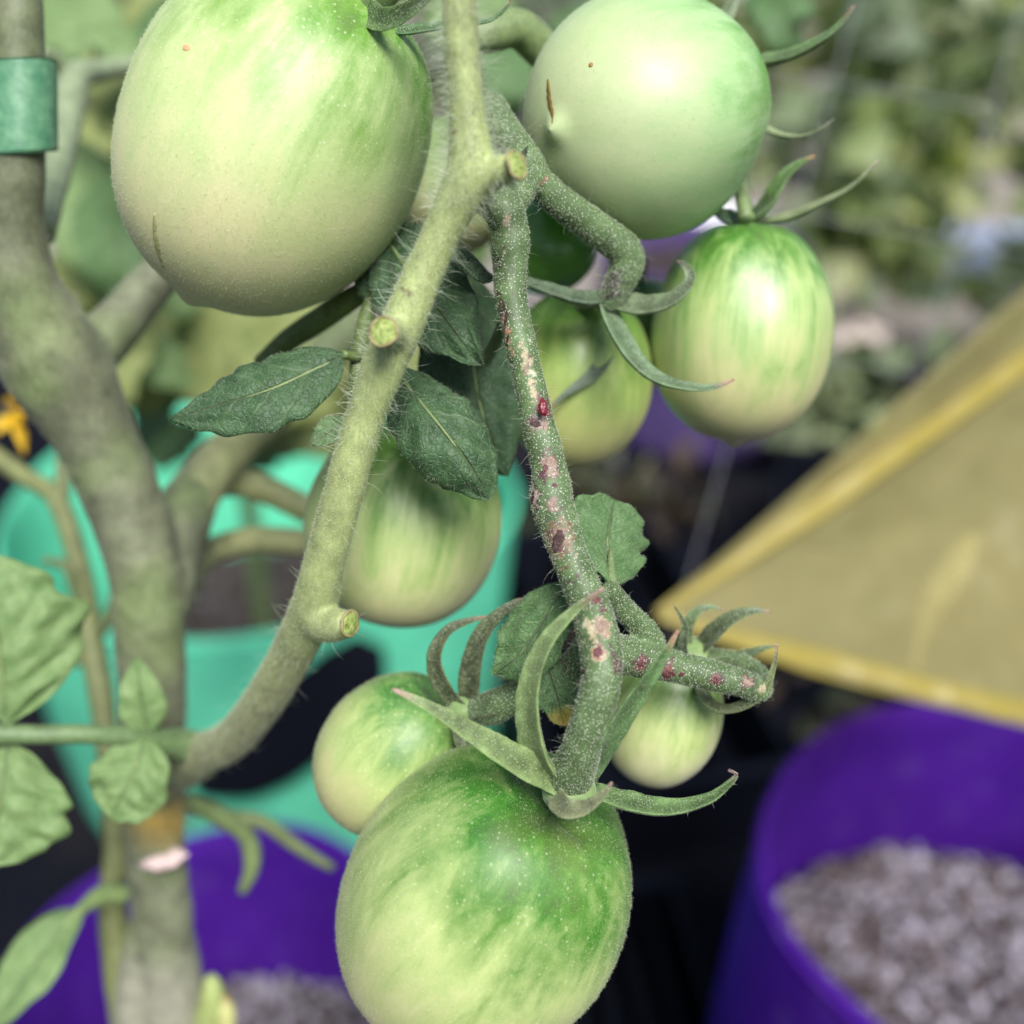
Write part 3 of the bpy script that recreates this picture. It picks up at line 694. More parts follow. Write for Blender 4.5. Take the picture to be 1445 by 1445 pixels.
T4, f4, c4, z4 = tomato((768, 345, .219), (.0, .95, .3), .0106, .0098, 'small dark green shiny tomato tucked behind the spotted stalk', tm(5.1, (.10, .30, .04), (.12, .34, .05), (.2, .40, .09), gl=.5, speck=.1, rough=.25), .04, .1, .0, seed=4)
T5, f5, c5, z5 = tomato((814, 534, .210), (.10, .95, .25), .0142, .0172, 'pale green tomato hanging under the dark starry calyx behind the spotted stalk', tm(6.6, (.06, .18, .02), (.30, .40, .11), (.52, .50, .20), speck=.15, gl=.2), .05, .1, .03, seed=5)
T6, f6, c6, z6 = tomato((570, 735, .208), (.20, .93, .25), .0186, .0202, 'streaked green tomato hanging below the dark leaves, crossed by pale stem', tm(7.7, (.08, .23, .025), (.38, .49, .18), speck=.2, gl=.1, stk=1.7, zs=.5), .05, .12, .02, seed=6)
T7, f7, c7, z7 = tomato((556, 1064, .193), (.62, .74, .22), .0131, .0153, 'small fuzzy green tomato with two tall curled sepals behind the lowest tomato', tm(8.3, (.06, .20, .035), (.38, .48, .17), (.60, .54, .27), speck=.8), .06, .14, .0, fuzz=9000, seed=7)
T8, f8, c8, z8 = tomato((935, 1010, .196), (.22, .92, .28), .0106, .0130, 'small green tomato under the reddish spotted side stalk', tm(9.5, (.07, .21, .025), (.42, .50, .20), (.74, .68, .42), speck=.25, gl=.3), .03, .1, .0, seed=8)
T9, f9, c9, z9 = tomato((682, 1266, .180), (.48, .75, .46), .0229, .0278, 'large plump green tomato hanging lowest under a star of long sepals', tm(10.9, (.045, .175, .015), (.40, .50, .185), (.68, .64, .34), speck=.6, rough=.46, stk=1.15), .05, .20, .03, fuzz=22000, seed=9, lobes=.024)
T10, f10, c10, z10 = tomato((638, 262, .226), (.1, .95, .2), .0132, .0140, 'pale green tomato mostly hidden behind the fork of the pale stem', tm(12.1, (.20, .32, .10), (.34, .44, .2), speck=.1), .05, .1, .0, seed=10)
T11, f11, c11, z11 = tomato((900, 470, .238), (.1, .95, .2), .0105, .0125, 'dull olive green tomato wedged between the striped tomato and the starry calyx', tm(13.4, (.06, .17, .02), (.16, .27, .05), (.3, .36, .12), speck=.1, gl=.2), .04, .1, .0, seed=11)
tube('pedicel', [(902, 398, .237, 8), (905, 370, .232, 9), (890, 345, .215, 10), (868, 335, .190, 12)], M['stem_soft'], plant, (.12, .17, .07), 12, 20)
# brown scratch and pimple on the glossy one
M['scar'] = mat_plain('cork_scar', (.16, .105, .02), .7, 1500, .5)
def on_fruit(f, x, y):
    me = f.data; V = np.zeros(len(me.vertices)*3); me.vertices.foreach_get('co', V); V = V.reshape(-1, 3)+np.array(root_loc(f.parent))
    a, b_, c_ = project(V); k = np.argmin(np.hypot(a-x, b_-y)+c_*900); return Vector(V[k]), Vector(me.vertices[int(k)].normal)
def scar(f, pts, r, name='scar'):
    R = []
    for x, y, k in pts:
        p, n_ = on_fruit(f, x, y); q = P(x, y, (p-CAM).dot(CF)); q = q-n_*((q-p).dot(n_)); R.append([*(q-n_*r*.0), r*k])
    S = catmull(R, 24); V, Fc = tube_geo(S, 8, .35, 2600, True, .3, hint=tuple(on_fruit(f, pts[0][0], pts[0][1])[1])); return mesh_np(name, V, Fc, M['scar'], f)
scar(f2, [(773, 112, .35), (774, 128, .9), (775, 145, 1.0), (778, 160, .8), (779, 174, .3)], .00055)
M['smudge'] = mat_plain('olive_smudge', (.36, .37, .15), .7, 1500, .5); sm_ = scar(f1, [(219, 300, .3), (217, 322, .8), (220, 345, 1.0), (226, 365, .6), (230, 378, .3)], .00055); sm_.data.materials[0] = M['smudge']
p_, n_ = on_fruit(f2, 833, 94); blob('speck', p_, .0004, mat_plain('orange_speck', (.35, .2, .05), .6, 900, .3), f2, n_, (1, 1, .4), 2)
p_, n_ = on_fruit(f1, 263, 66); blob('speck', p_, .0006, mat_plain('salmon_speck', (.75, .38, .2), .6, 900, .3), f1, n_, (1.2, .8, .35), 4)

# ---- sepals
def calyx(root, parent_pt, r, col):
    """the little green disc where sepals join"""
    return blob('calyx', parent_pt, r, M['sepal_disc'], root, (0, 0, 1), (1, 1, .8), 3)
b = NB('calyx_skin'); ob = b.obj(); n1 = b.noise(ob, 900, 4)
M['sepal_disc'] = b.done(b.pbsdf(Base_Color=b.mix(n1, (.10, .18, .05), (.24, .34, .12)), Roughness=.6, Normal=b.bump(n1, .5, .0003), Sheen_Weight=.3).outputs[0])
GRN, GRY, YEL = (.115, .20, .065), (.12, .17, .08), (.185, .265, .095)
TIPB, TIPP = (.18, .10, .05), (.30, .19, .15)
def sepal(cal, pts, wd, col=GRN, hint=(0, 0, 1), flat=.27, chan=.50, tip=TIPB, nh=130, hl=(.0004, .0016), w0=.75):
    """pts (px,py,D); wd half width px at the broadest"""
    k = len(pts); prof = []
    S0 = catmull([[*P(*p), p[2]] for p in pts], 40)
    t = np.linspace(0, 1, 40)
    wprof = np.where(t < .22, w0+(1-w0)*t/.22, 1-((t-.22)/.78)**1.35*.90)
    S = np.c_[S0[:, :3], 1.12*wd*wprof*S0[:, 3]/FPX]
    V, Fc = tube_geo(S, 14, .09, 420, True, flat, np.array(CD(*hint)), chan)
    tt = np.r_[np.repeat(t, 14), 0, 1]; C = np.tile(np.array(col, float), (len(V), 1))
    C *= np.array([.88+.38*noise.noise(Vector(v)*420)+.25*noise.noise(Vector(v)*1300) for v in V])[:, None]
    gr = np.r_[np.tile(.62+.5*np.abs(np.cos(np.linspace(0, 2*math.pi, 14, endpoint=False))), 40), 1, 1]; C *= gr[:, None]
    f = np.clip((tt-.88)/.09, 0, 1)[:, None]; C = C*(1-f)+np.array(tip)*f
    o = mesh_np('sepal', V, Fc, M['sepal'], cal, cols=C)
    if nh: hairs('sepal_hairs', o, nh*10, (.00015, .0005), .000018, M['hair'], cal, .4, .3, 2); hairs('sepal_hairs', o, nh*2, hl, .000018, M['hair'], cal, .35, .5, 3)
    return o
# lowest large tomato
cal = calyx(T9, P(805, 1118, .1655), .0042, GRN)
sepal(cal, [(790, 1105, .165), (735, 1078, .1605), (670, 1038, .1565), (610, 1000, .1535), (553, 972, .152)], 20, YEL, (.1, .45, 1), tip=TIPP, w0=1.0)
sepal(cal, [(785, 1100, .165), (758, 1050, .1605), (750, 980, .1575), (768, 915, .1555), (805, 868, .154), (852, 830, .1525)], 22, YEL, (-.7, .1, .8), tip=TIPP, w0=1.0)
sepal(cal, [(818, 1100, .165), (852, 1045, .159), (888, 990, .156), (925, 940, .1535), (957, 888, .152)], 23, (.11, .21, .07), (.55, .3, .8), tip=(.38, .22, .14), w0=.9)
sepal(cal, [(838, 1120, .165), (890, 1137, .163), (945, 1144, .162), (1000, 1130, .161), (1032, 1105, .1605), (1040, 1092, .160), (1028, 1086, .160)], 18, GRN, (.1, .9, .5), tip=(.5, .32, .3))
sepal(cal, [(785, 1122, .163), (800, 1142, .157), (826, 1140, .1545), (850, 1122, .1525), (864, 1104, .151)], 15, (.24, .26, .13), (-.2, .2, 1), tip=TIPP)
# largest tomato, calyx cut off by the frame's top
cal = calyx(T1, P(515, 16, .1655), .0032, GRN)
sepal(cal, [(505, 8, .165), (540, 30, .1605), (580, 12, .157), (640, -40, .155)], 17, (.085, .15, .045), (.2, -.4, .9))
sepal(cal, [(530, 30, .1665), (560, 45, .167), (595, 43, .168), (640, 36, .170), (690, 30, .172), (716, 10, .172), (724, -12, .172)], 10, (.06, .14, .045), (0, .6, .8))
sepal(cal, [(505, 0, .166), (470, -40, .160), (430, -80, .156)], 22, GRN)
# glossy tomato: sepals show past its far end
cal = calyx(T2, P(1018, 118, .204), .003, GRN)
sepal(cal, [(1030, 108, .204), (1068, 94, .198), (1120, 80, .194), (1168, 52, .191), (1190, 30, .190), (1206, 8, .189)], 19, GRN, (-.2, .7, .7), tip=(.22, .12, .10), nh=200)
sepal(cal, [(1040, 150, .204), (1085, 186, .200), (1125, 194, .197), (1155, 184, .195), (1178, 168, .194)], 8, (.22, .28, .13), (0, .8, .5), tip=(.36, .26, .22))
sepal(cal, [(1005, 80, .206), (1015, 45, .207), (1030, 10, .208), (1050, -30, .208)], 13, GRY, (.4, .2, .8))
sepal(cal, [(1030, 180, .207), (1050, 235, .209), (1062, 275, .208)], 9, GRY, (.5, .1, .8))
# striped tomato
cal = calyx(T3, P(1056, 314, .2035), .0024, GRN)
sepal(cal, [(1060, 312, .203), (1085, 290, .199), (1102, 258, .197), (1122, 236, .196), (1150, 220, .195)], 15, (.10, .20, .05), (-.3, .5, .8), tip=(.30, .16, .06))
sepal(cal, [(1070, 315, .203), (1115, 308, .199), (1160, 288, .196), (1205, 262, .194), (1240, 226, .192)], 12, (.24, .29, .14), (-.2, .8, .5), tip=(.42, .33, .28))
sepal(cal, [(1048, 316, .203), (1020, 308, .200), (1002, 292, .199), (985, 268, .199)], 14, (.06, .14, .05), (.2, .5, .8))
sepal(cal, [(1052, 312, .205), (1048, 280, .207), (1040, 245, .209)], 10, GRY)
# dark starry calyx above the pale hidden tomato
cal = calyx(T5, P(858, 424, .1885), .0026, GRY)
DK = (.085, .135, .075)
sepal(cal, [(866, 424, .1875), (820, 426, .186), (780, 414, .1855), (745, 400, .186), (705, 380, .187)], 18, DK, (-.1, .75, .65), nh=160)
sepal(cal, [(858, 426, .1875), (905, 436, .185), (945, 428, .183), (970, 405, .182), (974, 385, .182), (955, 366, .183)], 19, (.12, .165, .085), (0, .55, .8), tip=(.05, .035, .03), nh=160)
sepal(cal, [(852, 430, .187), (868, 470, .184), (895, 512, .182), (930, 538, .181), (980, 549, .180), (1012, 546, .180), (1036, 536, .180)], 18, (.12, .19, .095), (.5, .5, .75), tip=(.3, .17, .12), nh=160)
sepal(cal, [(865, 480, .199), (840, 525, .196), (800, 555, .195), (772, 578, .195)], 10, DK, (.3, .5, .8))
# small fuzzy tomato behind the lowest
cal = calyx(T7, P(655, 1000, .1835), .0030, GRY)
OL = (.075, .095, .038)
sepal(cal, [(655, 1000, .183), (626, 965, .181), (616, 925, .180), (632, 892, .180), (660, 877, .180), (690, 870, .180)], 14, OL, (-.6, .1, .8), nh=90)
sepal(cal, [(665, 1000, .183), (668, 945, .181), (680, 900, .180), (705, 868, .179), (730, 850, .179), (752, 846, .179)], 17, OL, (-.5, .2, .85), nh=90)
sepal(cal, [(670, 1005, .182), (700, 1002, .178), (735, 985, .176)], 14, OL, (0, .5, .8), nh=60)
sepal(cal, [(650, 1010, .184), (648, 1045, .181), (660, 1075, .180)], 12, OL, (.3, .1, .9), nh=60)
# small tomato under the reddish side stalk
cal = calyx(T8, P(982, 922, .190), .0034, GRN)
DG = (.105, .165, .06)
sepal(cal, [(972, 935, .187), (965, 910, .183), (968, 885, .181), (960, 868, .180), (950, 853, .180)], 8, DG, (-.5, .2, .8))
sepal(cal, [(968, 915, .189), (968, 885, .187), (985, 862, .186), (1005, 857, .186), (1022, 862, .186)], 9, DG, (0, .6, .8))
sepal(cal, [(990, 915, .189), (1012, 892, .185), (1035, 872, .183), (1062, 863, .182), (1088, 864, .182)], 14, (.12, .16, .075), (-.2, .5, .8))
sepal(cal, [(1010, 935, .190), (1050, 925, .187), (1080, 915, .186), (1098, 912, .186)], 10, DG, (0, .7, .7))
sepal(cal, [(985, 950, .190), (992, 985, .184), (1015, 1003, .180), (1050, 997, .177), (1078, 975, .175), (1092, 940, .174), (1097, 906, .174)], 11, (.14, .175, .07), (.2, .3, .9), nh=200)

# ---- leaves near the fork
lv = []
lv.append(leaf(plant, [(484, 500, .176), (440, 520, .174), (385, 545, .172), (310, 570, .172), (240, 592, .174)], 58, M['leaf_dark'], (-.1, .35, 1), lobes=5, serr=.09, fold=-.10, droop=.15, wr=.05, seed=1, wide=.36))
lv.append(leaf(plant, [(545, 335, .184), (575, 380, .178), (615, 435, .175), (650, 480, .174), (681, 515, .175)], 68, M['leaf_dark'], (-.2, .25, 1), lobes=4, serr=.10, fold=-.12, droop=.3, wr=.10, seed=2, wide=.34))
lv.append(leaf(plant, [(560, 520, .178), (590, 560, .172), (630, 610, .169), (665, 658, .169), (690, 704, .172)], 60, M['leaf_dark'], (.1, .3, 1), lobes=5, serr=.08, fold=-.05, droop=.45, wr=.09, seed=3, wide=.46, round_tip=.5))
lv.append(leaf(plant, [(660, 370, .192), (665, 450, .188), (672, 540, .186), (690, 610, .186), (716, 672, .188)], 78, M['leaf_dark'], (.1, .15, 1), lobes=5, serr=.08, fold=-.1, droop=.3, wr=.08, seed=4, wide=.48))
lv.append(leaf(plant, [(497, 596, .176), (478, 602, .174), (458, 614, .173), (439, 628, .173)], 22, M['leaf_mid'], (-.1, .3, 1), lobes=2, serr=.05, fold=.2, seed=5))
lv.append(leaf(plant, [(700, 392, .176), (680, 372, .174), (662, 356, .174), (642, 346, .176)], 24, M['leaf_dark'], (.1, .8, .6), lobes=2, serr=.1, fold=-.3, droop=.5, seed=6))
lv.append(leaf(plant, [(864, 828, .168), (862, 795, .171), (860, 755, .174), (868, 705, .177)], 62, M['leaf_mid'], (.35, -.1, 1), lobes=3, serr=.16, fold=.05, droop=.1, wr=.07, seed=7, wide=.58, round_tip=.9, asym=1.05))
lv.append(leaf(plant, [(806, 818, .172), (782, 850, .170), (752, 895, .170), (725, 930, .171), (698, 952, .173)], 50, M['leaf_mid'], (-.5, .25, .9), lobes=3, serr=.10, fold=.15, droop=.2, wr=.08, seed=8, wide=.45))
lv.append(leaf(plant, [(760, 905, .171), (772, 940, .170), (785, 980, .170), (797, 1024, .171)], 36, M['leaf_tip'], (.1, .2, 1), lobes=3, serr=.14, fold=.1, droop=.3, wr=.12, seed=9, wide=.42))
lv.append(leaf(plant, [(606, 452, .186), (572, 418, .1835), (556, 370, .183), (588, 314, .184)], 60, M['leaf_dark'], (-.3, .2, 1), lobes=4, serr=.12, fold=-.15, droop=.35, wr=.10, seed=21, wide=.5, round_tip=.7))
for o in lv: hairs('leaf_hairs', o, 2400, (.0002, .0007), .000013, M['hair'], o, .5, .4, 2)
tube('petiole', [(500, 640, .178, 14), (503, 570, .179, 13), (508, 500, .181, 13), (520, 440, .184, 12), (560, 350, .187, 10)], M['stem_soft'], plant, (.085, .125, .035), 12, 30)
tube('petiole', [(505, 505, .179, 7), (484, 500, .176, 6)], M['stem_soft'], plant, (.12, .17, .05), 10, 8)
tube('petiole', [(370, 515, .203, 15), (410, 478, .200, 16), (450, 452, .197, 18), (490, 425, .193, 17), (540, 395, .19, 12)], M['stem_soft'], plant, (.10, .15, .03), 12, 24)
tube('petiole', [(864, 832, .168, 9), (862, 800, .1705, 6), (862, 775, .1725, 3)], M['stem_soft'], plant, (.14, .2, .08), 10, 12)

# ---- blurred leaf at the left with its stalk
pet, _ = tube('petiole', [(-60, 1030, .208, 15), (20, 1036, .211, 14), (120, 1036, .215, 14), (200, 1042, .222, 16), (255, 1052, .232, 24), (285, 1058, .236, 24)], M['stem_soft'], plant, (.12, .19, .075), 14, 40)
l2 = []
l2.append(leaf(plant, [(8, 1020, .212), (2, 960, .209), (-8, 880, .207), (-25, 780, .208)], 112, M['leaf_pale'], (.25, .1, 1), lobes=3, serr=.16, fold=-.08, droop=.2, wr=.09, seed=11, wide=.42))
l2.append(leaf(plant, [(12, 1044, .213), (5, 1090, .210), (-5, 1150, .209), (-25, 1225, .210)], 92, M['leaf_pale'], (.2, .35, 1), lobes=4, serr=.13, fold=-.05, droop=.25, wr=.09, seed=12, wide=.46))
l2.append(leaf(plant, [(210, 1036, .222), (203, 1005, .220), (197, 968, .219), (193, 928, .220)], 32, M['leaf_pale'], (.2, .0, 1), lobes=2, serr=.08, fold=.2, seed=13, wide=.35))
l2.append(leaf(plant, [(205, 1040, .220), (192, 1075, .217), (176, 1115, .216), (158, 1152, .217)], 56, M['leaf_pale'], (.1, .3, 1), lobes=2, serr=.10, fold=.12, wr=.10, seed=14, wide=.46, round_tip=.5))
l2.append(leaf(plant, [(118, 1280, .262), (85, 1310, .258), (40, 1370, .254), (-25, 1462, .252)], 42, M['leaf_pale'], (-.3, .4, 1), lobes=3, serr=.06, fold=.2, seed=15, wide=.40))
tube('petiole', [(178, 1262, .272, 12), (145, 1262, .268, 14), (115, 1283, .262, 9), (90, 1308, .258, 5)], M['stem_soft'], plant, (.20, .28, .10), 12, 20)
# thin shoot behind the main stem
sh, _ = tube('side_shoot', [(200, 1560, .300, 24), (175, 1400, .292, 24), (160, 1290, .290, 20), (163, 1180, .290, 17), (148, 1020, .295, 17), (128, 900, .300, 17), (112, 800, .305, 15), (80, 705, .310, 14), (30, 670, .312, 13), (-40, 620, .315, 13)], M['stem_soft'], plant, (.19, .21, .075), 14, 60)
tube('side_shoot', [(85, 720, .310, 12), (92, 640, .312, 11), (100, 560, .315, 10), (95, 480, .32, 9)], M['stem_soft'], plant, (.17, .2, .08), 12, 20)
tube('side_shoot', [(125, 850, .302, 10), (110, 838, .300, 9), (95, 800, .298, 8), (60, 790, .297, 4)], M['stem_soft'], plant, (.15, .18, .07), 10, 16)
tube('side_shoot', [(135, 930, .30, 9), (95, 935, .297, 9), (60, 960, .295, 7)], M['stem_soft'], plant, (.15, .18, .07), 10, 16)
tube('side_shoot', [(130, 905, .30, 9), (155, 870, .297, 9), (165, 830, .295, 6)], M['stem_soft'], plant, (.15, .18, .07), 10, 16)
tube('side_shoot', [(262, 1130, .268, 12), (310, 1152, .275, 14), (348, 1180, .280, 13), (356, 1220, .282, 12), (342, 1258, .284, 7)], M['stem_soft'], plant, (.20, .27, .10), 12, 24)
tube('side_shoot', [(310, 1152, .276, 10), (370, 1160, .282, 10), (420, 1195, .288, 9), (470, 1225, .29, 6)], M['stem_soft'], plant, (.20, .25, .10), 12, 20)
tube('side_shoot', [(280, 1500, .285, 20), (296, 1440, .281, 22), (300, 1400, .278, 17), (296, 1378, .277, 8)], M['stem_soft'], plant, (.30, .36, .12), 12, 16)
tube('side_shoot', [(318, 1480, .283, 14), (318, 1430, .28, 15), (310, 1405, .279, 9)], M['stem_soft'], plant, (.46, .46, .18), 12, 14, tipcol=(.4, .2, .1))
# forked pale petiole high on the main stem
tube('petiole', [(60, 330, .225, 18), (78, 240, .245, 22), (95, 160, .262, 22), (108, 108, .272, 20), (150, 98, .285, 14), (230, 82, .30, 12), (330, 50, .32, 10)], M['stem_soft'], plant, (.24, .30, .17), 14, 40)
tube('petiole', [(106, 112, .272, 15), (82, 88, .268, 12), (55, 72, .262, 10)], M['stem_soft'], plant, (.22, .28, .15), 12, 14)
# yellow flower far left
M['petal'] = mat_plain('yellow_petal', (.75, .48, .02), .5, 600, .2, trans=.3)
fl = blob('flower', P(14, 578, .318), .0030, M['stem_soft'], plant, CD(0, -1, .4), (1, 1, 1.2), 2)
for a, (x, y) in enumerate([(34, 640), (26, 600), (-4, 612), (12, 560), (38, 585)]):
    tube('petal', [(14, 578, .318, 5), ((14+x)/2+3, (578+y)/2, .315, 10), (x, y, .312, 2)], M['petal'], fl, (.7, .45, .02), 10, 12, flat=.3)
for pts in [[(-30, 640, .318, 5), (-10, 600, .318, 5), (14, 578, .318, 5)]]: tube('flower_stalk', pts, M['stem_soft'], plant, (.2, .25, .1), 8, 12)

# ---- green plant tie round the main stem
b = NB('green_tie_tape'); ob = b.obj(); sp = b.n('SeparateXYZ', i_0=b.vmul(ob, (1, 1, 1))).outputs[2]
wv = b.math('SINE', b.math('MULTIPLY', sp, 10500.0)); n1 = b.noise(ob, 500, 4)
c = b.mix(b.ramp(n1, [(.3, 0.0), (.75, 1.0)]), (.06, .20, .11), (.17, .36, .20))
M['tape'] = b.done(b.pbsdf(Base_Color=c, Roughness=.4, Normal=b.bump(b.math('ADD', wv, n1), .25, .00015)).outputs[0])
R = catmull(rows([(31, 242, .2045, 43), (31, 205, .2025, 42), (30, 85, .199, 42), (29, 60, .198, 42)]), 40)
T, N, B = frames(R); V = []; ns = 60
seg = R[6:34]
for i in range(len(seg)):
    k = i+6
    for j in range(ns):
        a = 2*math.pi*j/ns
        d = math.cos(a)*B[k]+math.sin(a)*N[k]
        sl = -np.array(CR).dot(d)*.0010
        V.append(seg[i, :3]+d*(seg[i, 3]*1.0+.0004)+np.array(T[k])*(-sl*1.2))
m_ = len(V); V = V+[v for v in V]
for i in range(len(seg)):
    for j in range(ns):
        a = 2*math.pi*j/ns; d = math.cos(a)*B[i+6]+math.sin(a)*N[i+6]; V[m_+i*ns+j] = V[i*ns+j]+d*.0003
Fc = []
for i in range(len(seg)-1):
    for j in range(ns):
        j2 = (j+1) % ns; q = (i*ns+j, i*ns+j2, (i+1)*ns+j2, (i+1)*ns+j); Fc.append(q[::-1]); Fc.append(tuple(m_+x for x in q))
for e in (0, len(seg)-1):
    for j in range(ns):
        j2 = (j+1) % ns; Fc.append((e*ns+j, e*ns+j2, m_+e*ns+j2, m_+e*ns+j))
tie = mesh_np('plant_tie', np.array(V), Fc, M['tape'], None, origin=P(30, 145, .2))
tag(tie, 'green ribbed plastic plant tie wrapped round the thick grey stem', 'plant tie')

# ================================================================== THINGS BEHIND
# second plant whose broad olive leaves fill the gap beside the largest tomato
back = empty('tomato_plant', (-.25, .90, RIM-.20), 'out of focus tomato plant with broad olive leaves rising from mint green bag', 'tomato plant')
tube('stem', [[-.25, .90, RIM-.205, .009], [-.22, .80, RIM+.10, .0075], [-.18, .66, RIM+.26, .007], [-.16, .58, RIM+.42, .006], [-.15, .56, RIM+.56, .005]], M['stem_soft'], back, (.2, .24, .1), 12, 40, world=True)
rr = random.Random(4)
for i, (x, y, D, wd, mt, dx, dy) in enumerate([
    (330, 470, .50, 120, 'leaf_olive', 150, 110), (180, 400, .46, 110, 'leaf_olive', -60, 190), (140, 250, .42, 80, 'leaf_mid', 40, 190), (120, 30, .40, 80, 'leaf_olive', 60, 120), (210, 10, .44, 90, 'leaf_mid', 60, 120),
    (300, 500, .58, 110, 'leaf_olive', 170, 60), (420, 470, .62, 120, 'leaf_olive', 40, 170), (160, 480, .48, 60, 'leaf_pale', 120, 60), (240, 530, .55, 60, 'leaf_mid', -60, 110), (90, 160, .5, 90, 'leaf_olive', 30, 200),
    (560, 420, .55, 110, 'leaf_olive', 40, 190), (640, 180, .48, 90, 'leaf_pale', 30, 200), (700, 50, .42, 60, 'leaf_mid', 20, 130), (590, 180, .5, 80, 'leaf_mid', 0, 150), (640, -30, .5, 90, 'leaf_pale', 40, 110),
    (200, 640, .62, 50, 'leaf_mid', 90, -40), (430, 590, .60, 60, 'leaf_mid', -100, 60), (250, -60, .5, 110, 'leaf_olive', -20, 170), (1060, -20, .34, 60, 'leaf_mid', 80, 90), (70, -20, .40, 90, 'leaf_pale', 90, 110), (200, 470, .52, 130, 'leaf_olive', 220, 60), (300, 420, .56, 150, 'leaf_olive', 190, 130), (380, 520, .6, 110, 'leaf_olive', 110, 110), (150, 440, .5, 100, 'leaf_olive', 60, 150), (170, 90, .38, 80, 'leaf_olive', 60, 170), (110, 200, .44, 100, 'leaf_pale', 50, 230), (90, 330, .46, 90, 'leaf_olive', 110, 120), (190, 40, .36, 60, 'leaf_pale', -70, 60), (230, 330, .5, 100, 'leaf_pale', -40, 150), (780, 20, .5, 70, 'leaf_mid', 90, 70)]):
    leaf(back, [(x, y, D), (x+dx*.35+rr.uniform(-8, 8), y+dy*.3, D-.01), (x+dx*.7, y+dy*.68, D-.012), (x+dx, y+dy, D)], wd*.7, M[mt], (rr.uniform(-.4, .4), rr.uniform(.1, .6), 1), lobes=4, serr=.2, fold=.1, wr=.1, nu=24, nv=10, seed=30+i)

# translucent yellow sheet, folded to a point, with hemmed edges
b = NB('yellow_film'); ob = b.obj(); n1 = b.noise(ob, 22, 4); n2 = b.noise(ob, 600, 3)
n3 = b.noise(b.vmul(ob, (1, .3, 1)), 70, 4); c = b.mix(n1, (.47, .41, .19), (.60, .53, .26)); c = b.mix(b.math('MULTIPLY', n3, .5), c, (.50, .52, .32)); c = b.mix(b.math('MULTIPLY', b.dots(ob, 90, .06, .14, .35), .7), c, (.12, .09, .04))
p = b.pbsdf(Base_Color=c, Roughness=.4, Normal=b.bump(n2, .2, .0003)); tr = b.n('BsdfTranslucent', i_Color=(.66, .58, .28, 1)); tp = b.n('BsdfTransparent', i_Color=(.88, .84, .62, 1))
M['film'] = b.done(addsh(b, .55, addsh(b, .45, p.outputs[0], tr.outputs[0]), tp.outputs[0]))
p = b = None
b = NB('yellow_hem'); ob = b.obj(); n1 = b.noise(ob, 60, 4)
p = b.pbsdf(Base_Color=b.mix(n1, (.42, .35, .07), (.52, .44, .12)), Roughness=.4); tr = b.n('BsdfTranslucent', i_Color=(.45, .38, .1, 1))
M['hem_y'] = b.done(addsh(b, .25, addsh(b, .35, p.outputs[0], tr.outputs[0]), b.n('BsdfTransparent', i_Color=(.88, .8, .5, 1)).outputs[0]))
yroot = empty('yellow_sheet', P(1445, 1030, .46), 'translucent yellow plastic sheet folded to a point over the purple bag', 'plastic sheet')
NA, NBB = 70, 44; V = []
def ysheet(s, t):
    top = np.array((925+(1600-925)*s, 868-(868-275)*s)); bot = np.array((925+(1600-925)*s, 868+(1062-868)*s+10*math.sin(s*3)))
    q = top*(1-t)+bot*t
    D = .43+.06*s+.05*math.sin(t*math.pi)*s-.03*t*s + .006*math.sin(s*9+t*5)*s + .007*noise.noise(Vector((s*7+t*2, t*5, 1.7)))*s + .004*noise.noise(Vector((s*18, t*11-s*8, 4.1)))*s
    return P(q[0], q[1], D)
for i in range(NA+1):
    for j in range(NBB+1): V.append(tuple(ysheet(.002+i/NA, j/NBB)))
Fc = [(i*(NBB+1)+j, i*(NBB+1)+j+1, (i+1)*(NBB+1)+j+1, (i+1)*(NBB+1)+j) for i in range(NA) for j in range(NBB)]
sh_ = mesh_np('sheet', V, Fc, M['film'], yroot)
so = sh_.modifiers.new('thick', 'SOLIDIFY'); so.thickness = .0004
for t0, t1, w in ((.0, .0, .0), (.17, .12, .0)):
    pass
def band(t_of_s, half, name):
    R = np.array([[*ysheet(s, t_of_s(s)), half*(.25+.75*min(1, s*3))] for s in np.linspace(.004, 1, 50)])
    V, Fc = tube_geo(R, 12, .03, 60, True, .12, hint=np.array(CD(.2, .3, 1))); mesh_np(name, V, Fc, M['hem_y'], yroot)
band(lambda s: .15, .0070, 'hem'); band(lambda s: .97, .0055, 'hem')
# white sliver added behind the sheet to stand in for its glare
glare_mat = mat_plain('glare_white', (.88, .90, .96), .4, 100, .05)
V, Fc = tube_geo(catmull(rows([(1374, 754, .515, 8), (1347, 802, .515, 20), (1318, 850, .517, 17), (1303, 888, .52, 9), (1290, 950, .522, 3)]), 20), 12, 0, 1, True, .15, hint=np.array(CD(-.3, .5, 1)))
glare_obj = mesh_np('sheet_glare', V, Fc, glare_mat, None, origin=P(1292, 930, .48)); tag(glare_obj, 'white sliver added behind the yellow sheet as its glare', 'glare shape')

